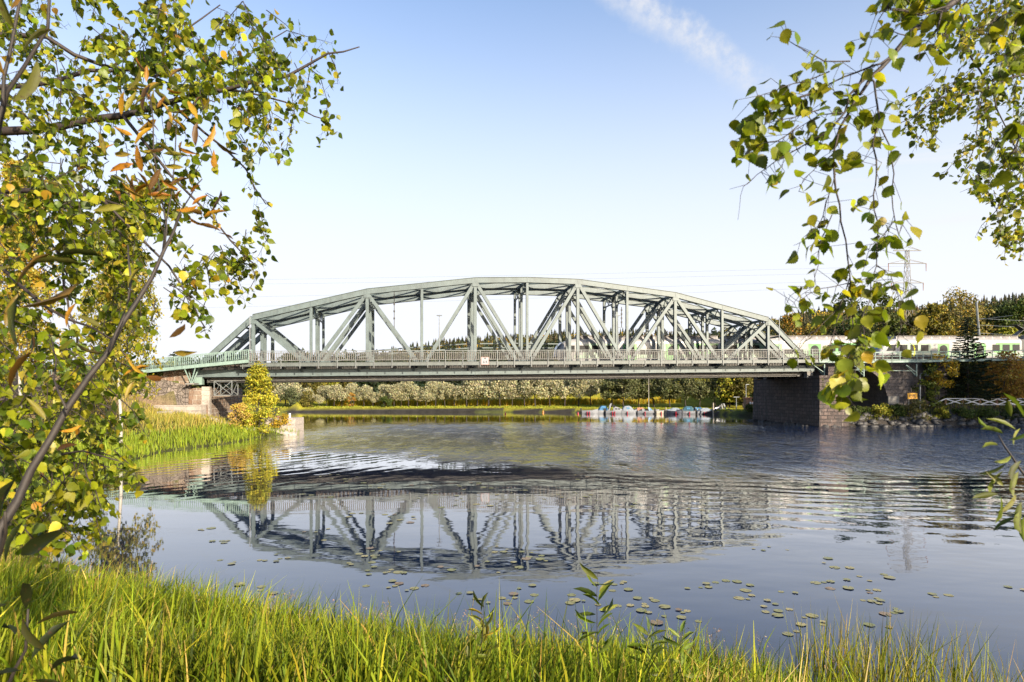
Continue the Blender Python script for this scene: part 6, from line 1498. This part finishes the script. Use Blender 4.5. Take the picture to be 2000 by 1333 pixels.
# --- birch on the right: near branch
rb_ = thing('birch_tree', 'near birch whose large-leaved twigs hang in front of the right end of the bridge', 'tree', (3.55, 2.3, gz(3.55, 2.3)))
m = MB(); m.tube([(3.55, 2.3, gz(3.55, 2.3) - .2 + k * 1.0) for k in range(7)], [.10 - .009 * k for k in range(7)], 10); m.build('trunk', MAT['birch_bark'], rb_, True)
S = Spray(330); Yn = 2.05
def nb(pix, r0, r1, step, skip=.0, size=.047, Y0=Yn, Y1=Yn, spread=.030):
    f = S.limb(pix, Y0, Y1, r0, r1, 6)
    if step: S.leaves_on(f, step * .58, size, spread, skip)
    return f
nb([(2900, -420), (2300, -200), (1920, -30), (1840, 22), (1780, 62), (1742, 110), (1702, 150), (1680, 185)], .016, .0055, 0, Y0=2.2)
nb([(1742, 110), (1720, 125), (1690, 135)], .004, .003, .05); nb([(1860, 10), (1800, 30), (1740, 20), (1700, 30)], .003, .001, .05)
nb([(1700, 145), (1660, 185), (1650, 220), (1625, 250), (1600, 268), (1560, 290), (1515, 315), (1478, 342)], .0042, .0012, .034)
nb([(1478, 342), (1460, 360), (1425, 370)], .0012, .0006, 0); nb([(1478, 342), (1452, 365), (1445, 400), (1441, 430)], .0012, .0006, 0)
nb([(1690, 135), (1650, 150), (1600, 180), (1560, 192), (1530, 185)], .003, .001, .030); nb([(1660, 120), (1610, 120), (1575, 100), (1540, 80), (1525, 50)], .0025, .0008, .050, .25)
nb([(1620, 140), (1570, 160), (1530, 170), (1490, 185), (1460, 205)], .0022, .0008, .026); nb([(1600, 215), (1550, 230), (1500, 240), (1465, 265)], .0022, .0008, .030)
nb([(1590, 180), (1530, 205), (1480, 225), (1448, 250), (1446, 290)], .002, .0008, .028); nb([(1560, 245), (1520, 275), (1490, 280), (1455, 300)], .002, .0008, .032); nb([(1650, 220), (1600, 225), (1560, 250), (1540, 262)], .002, .0008, .036)
nb([(1690, 140), (1668, 200), (1640, 250), (1628, 300), (1630, 350), (1640, 400), (1652, 470), (1660, 540), (1662, 560)], .0045, .0020, .055, .35)
nb([(1660, 540), (1640, 600), (1628, 650), (1622, 700), (1640, 740)], .0018, .0008, .036); nb([(1650, 555), (1690, 545), (1730, 560), (1770, 570), (1790, 560)], .0018, .0008, .048); nb([(1660, 555), (1665, 620), (1655, 690), (1650, 770)], .0018, .0008, .034)
nb([(1700, 150), (1707, 160), (1718, 235), (1704, 282), (1712, 340), (1706, 380), (1716, 440), (1712, 520), (1700, 580), (1690, 640), (1672, 700)], .0036, .0010, .044, .2)
nb([(1716, 240), (1740, 290), (1746, 340), (1742, 380), (1748, 430), (1755, 460), (1770, 420)], .0026, .0010, .046, .2); nb([(1748, 430), (1725, 460), (1700, 480), (1690, 520)], .0016, .0008, .038)
nb([(1628, 300), (1600, 320), (1570, 350), (1560, 375)], .0018, .0008, .038); nb([(1632, 340), (1612, 400), (1600, 440), (1570, 470), (1550, 480)], .0018, .0007, .042); nb([(1625, 420), (1600, 480), (1598, 520), (1590, 560), (1560, 580)], .0018, .0007, .055, .2)
nb([(1712, 520), (1740, 540), (1755, 580), (1760, 640), (1740, 700)], .0016, .0007, .040); nb([(1690, 600), (1680, 640), (1690, 680), (1670, 720), (1655, 755)], .0016, .0007, .026, size=.050, Y0=1.9, Y1=1.9); nb([(1640, 600), (1600, 640), (1570, 660), (1545, 690)], .0012, .0006, .075, .2); nb([(1660, 690), (1650, 730), (1648, 765), (1655, 775)], .0016, .0008, .022, size=.054, Y0=1.9, Y1=1.9)
nb([(1560, 580), (1545, 600), (1530, 570)], .001, .0006, .045); nb([(1840, 22), (1780, 10), (1740, -20)], .002, .001, .05); nb([(1770, 70), (1740, 60), (1700, 75)], .002, .001, .045); nb([(1650, 555), (1600, 565), (1560, 590), (1540, 575)], .0015, .0007, .05)
for q in (([(1960, -60), (1900, -10), (1850, 40), (1830, 90)]), ([(1990, -60), (1960, 0), (1930, 60), (1925, 110)]), ([(2040, -40), (1990, 20), (1975, 90), (1985, 140)]), ([(1880, -50), (1820, -10), (1770, 20), (1730, 15)]), ([(1840, 22), (1830, 60), (1800, 95), (1790, 120)]), ([(2060, 60), (2000, 80), (1960, 110), (1950, 150)]), ([(1840, -60), (1780, -30), (1740, 0), (1715, 40)]), ([(2050, 0), (1960, 30), (1900, 60), (1870, 100)])):
    nb(q, .003, .001, .048)
nb([(2050, 210), (2000, 240), (1960, 260), (1930, 300)], .003, .001, .05, size=.055, Y0=1.7, Y1=1.7); nb([(1990, 250), (1985, 290), (1960, 320), (1945, 330)], .0025, .001, .04, size=.055, Y0=1.7, Y1=1.7)
S.finish(rb_, [(.13, .18, .016), (.20, .245, .020), (.30, .325, .028), (.46, .44, .045), (.42, .30, .03)], [.34, .34, .235, .07, .015])
# --- second birch behind it, small leaves at the upper right corner
r2 = thing('birch_tree', 'birch with small leaves crowding the upper right corner', 'tree', (6.4, 5.4, gz(6.4, 5.4)))
m = MB(); m.tube([(6.4, 5.4, gz(6.4, 5.4) - .2 + k * 1.1) for k in range(8)], [.13 - .011 * k for k in range(8)], 10); m.build('trunk', MAT['birch_bark'], r2, True)
S = Spray(340)
for pix, a, b_, r0 in (([(2300, -100), (1990, -40), (1875, -10), (1888, 60), (1895, 110), (1930, 170), (1945, 210), (1975, 270), (1990, 330)], 5.2, 4.6, .012), ([(2300, 90), (2060, 130), (1980, 150), (1930, 172), (1880, 186), (1840, 190), (1800, 215), (1760, 240)], 5.2, 4.8, .014), ([(1920, 175), (1910, 220), (1905, 280), (1890, 320)], 4.9, 4.9, .004), ([(2100, 300), (2000, 330), (1960, 380), (1930, 430)], 5, 4.9, .008), ([(1980, 150), (1960, 120), (1920, 60), (1860, 40)], 5.0, 5.0, .006)):
    S.limb(pix, a, b_, r0, .003)
poly = [(1700, -40), (2060, -40), (2060, 470), (1990, 480), (1950, 445), (1915, 410), (1925, 360), (1885, 345), (1870, 300), (1885, 235), (1850, 215), (1830, 240), (1810, 285), (1770, 265), (1755, 245), (1775, 190), (1830, 150), (1870, 130), (1890, 90), (1850, 60), (1790, 30), (1720, 15)]
holes = [(1960, 215, 24, 30), (1945, 300, 18, 20), (1990, 395, 16, 20), (1900, 120, 10, 20), (1965, 350, 14, 16)]
cnt = 0
while cnt < 330:
    x, y = S.rg.uniform(1750, 2050), S.rg.uniform(-40, 470)
    if not inside(poly, x, y) or any(((x - a) / c) ** 2 + ((y - b_) / d_) ** 2 < 1 for a, b_, c, d_ in holes): continue
    S.twig(P(x, y - 10, S.rg.uniform(4.4, 5.6)), S.rg.uniform(.12, .28), .050, int(S.rg.integers(5, 8)), .75, -.25); cnt += 1
S.finish(r2, [(.10, .14, .016), (.16, .195, .020), (.28, .29, .028), (.46, .42, .05)], [.33, .31, .22, .14])
# --- willow twig at the right edge
lv = []
for x, y, a, L in ((2000, 815, 120, .10), (1975, 815, 120, .08), (1985, 840, 150, .09), (1960, 848, 160, .09), (1945, 842, 150, .07), (1950, 870, 175, .08), (1975, 890, 200, .09), (1965, 905, 215, .09), (1960, 920, 240, .09), (1995, 900, 220, .10), (1990, 920, 250, .09), (1960, 950, 140, .07), (1950, 965, 190, .08), (1955, 970, 265, .09), (1985, 965, 230, .09), (1995, 980, 260, .10), (1990, 1000, 235, .09), (1985, 1010, 215, .08), (2000, 1010, 280, .09), (1980, 870, 60, .07), (1970, 860, 30, .07)):
    lv.append((x, y, 2.0, a, L))
sapling('willow twig with long narrow leaves reaching in at the right edge', [([(2180, 1150), (2080, 1000), (2010, 940), (1975, 890), (1950, 850)], 2.0, 2.0, .006, .002), ([(2080, 1000), (2010, 975), (1950, 965)], 2.0, 2.0, .003, .0015)], lv, [(.10, .14, .03), (.14, .18, .045), (.20, .23, .07)], .09, 350)
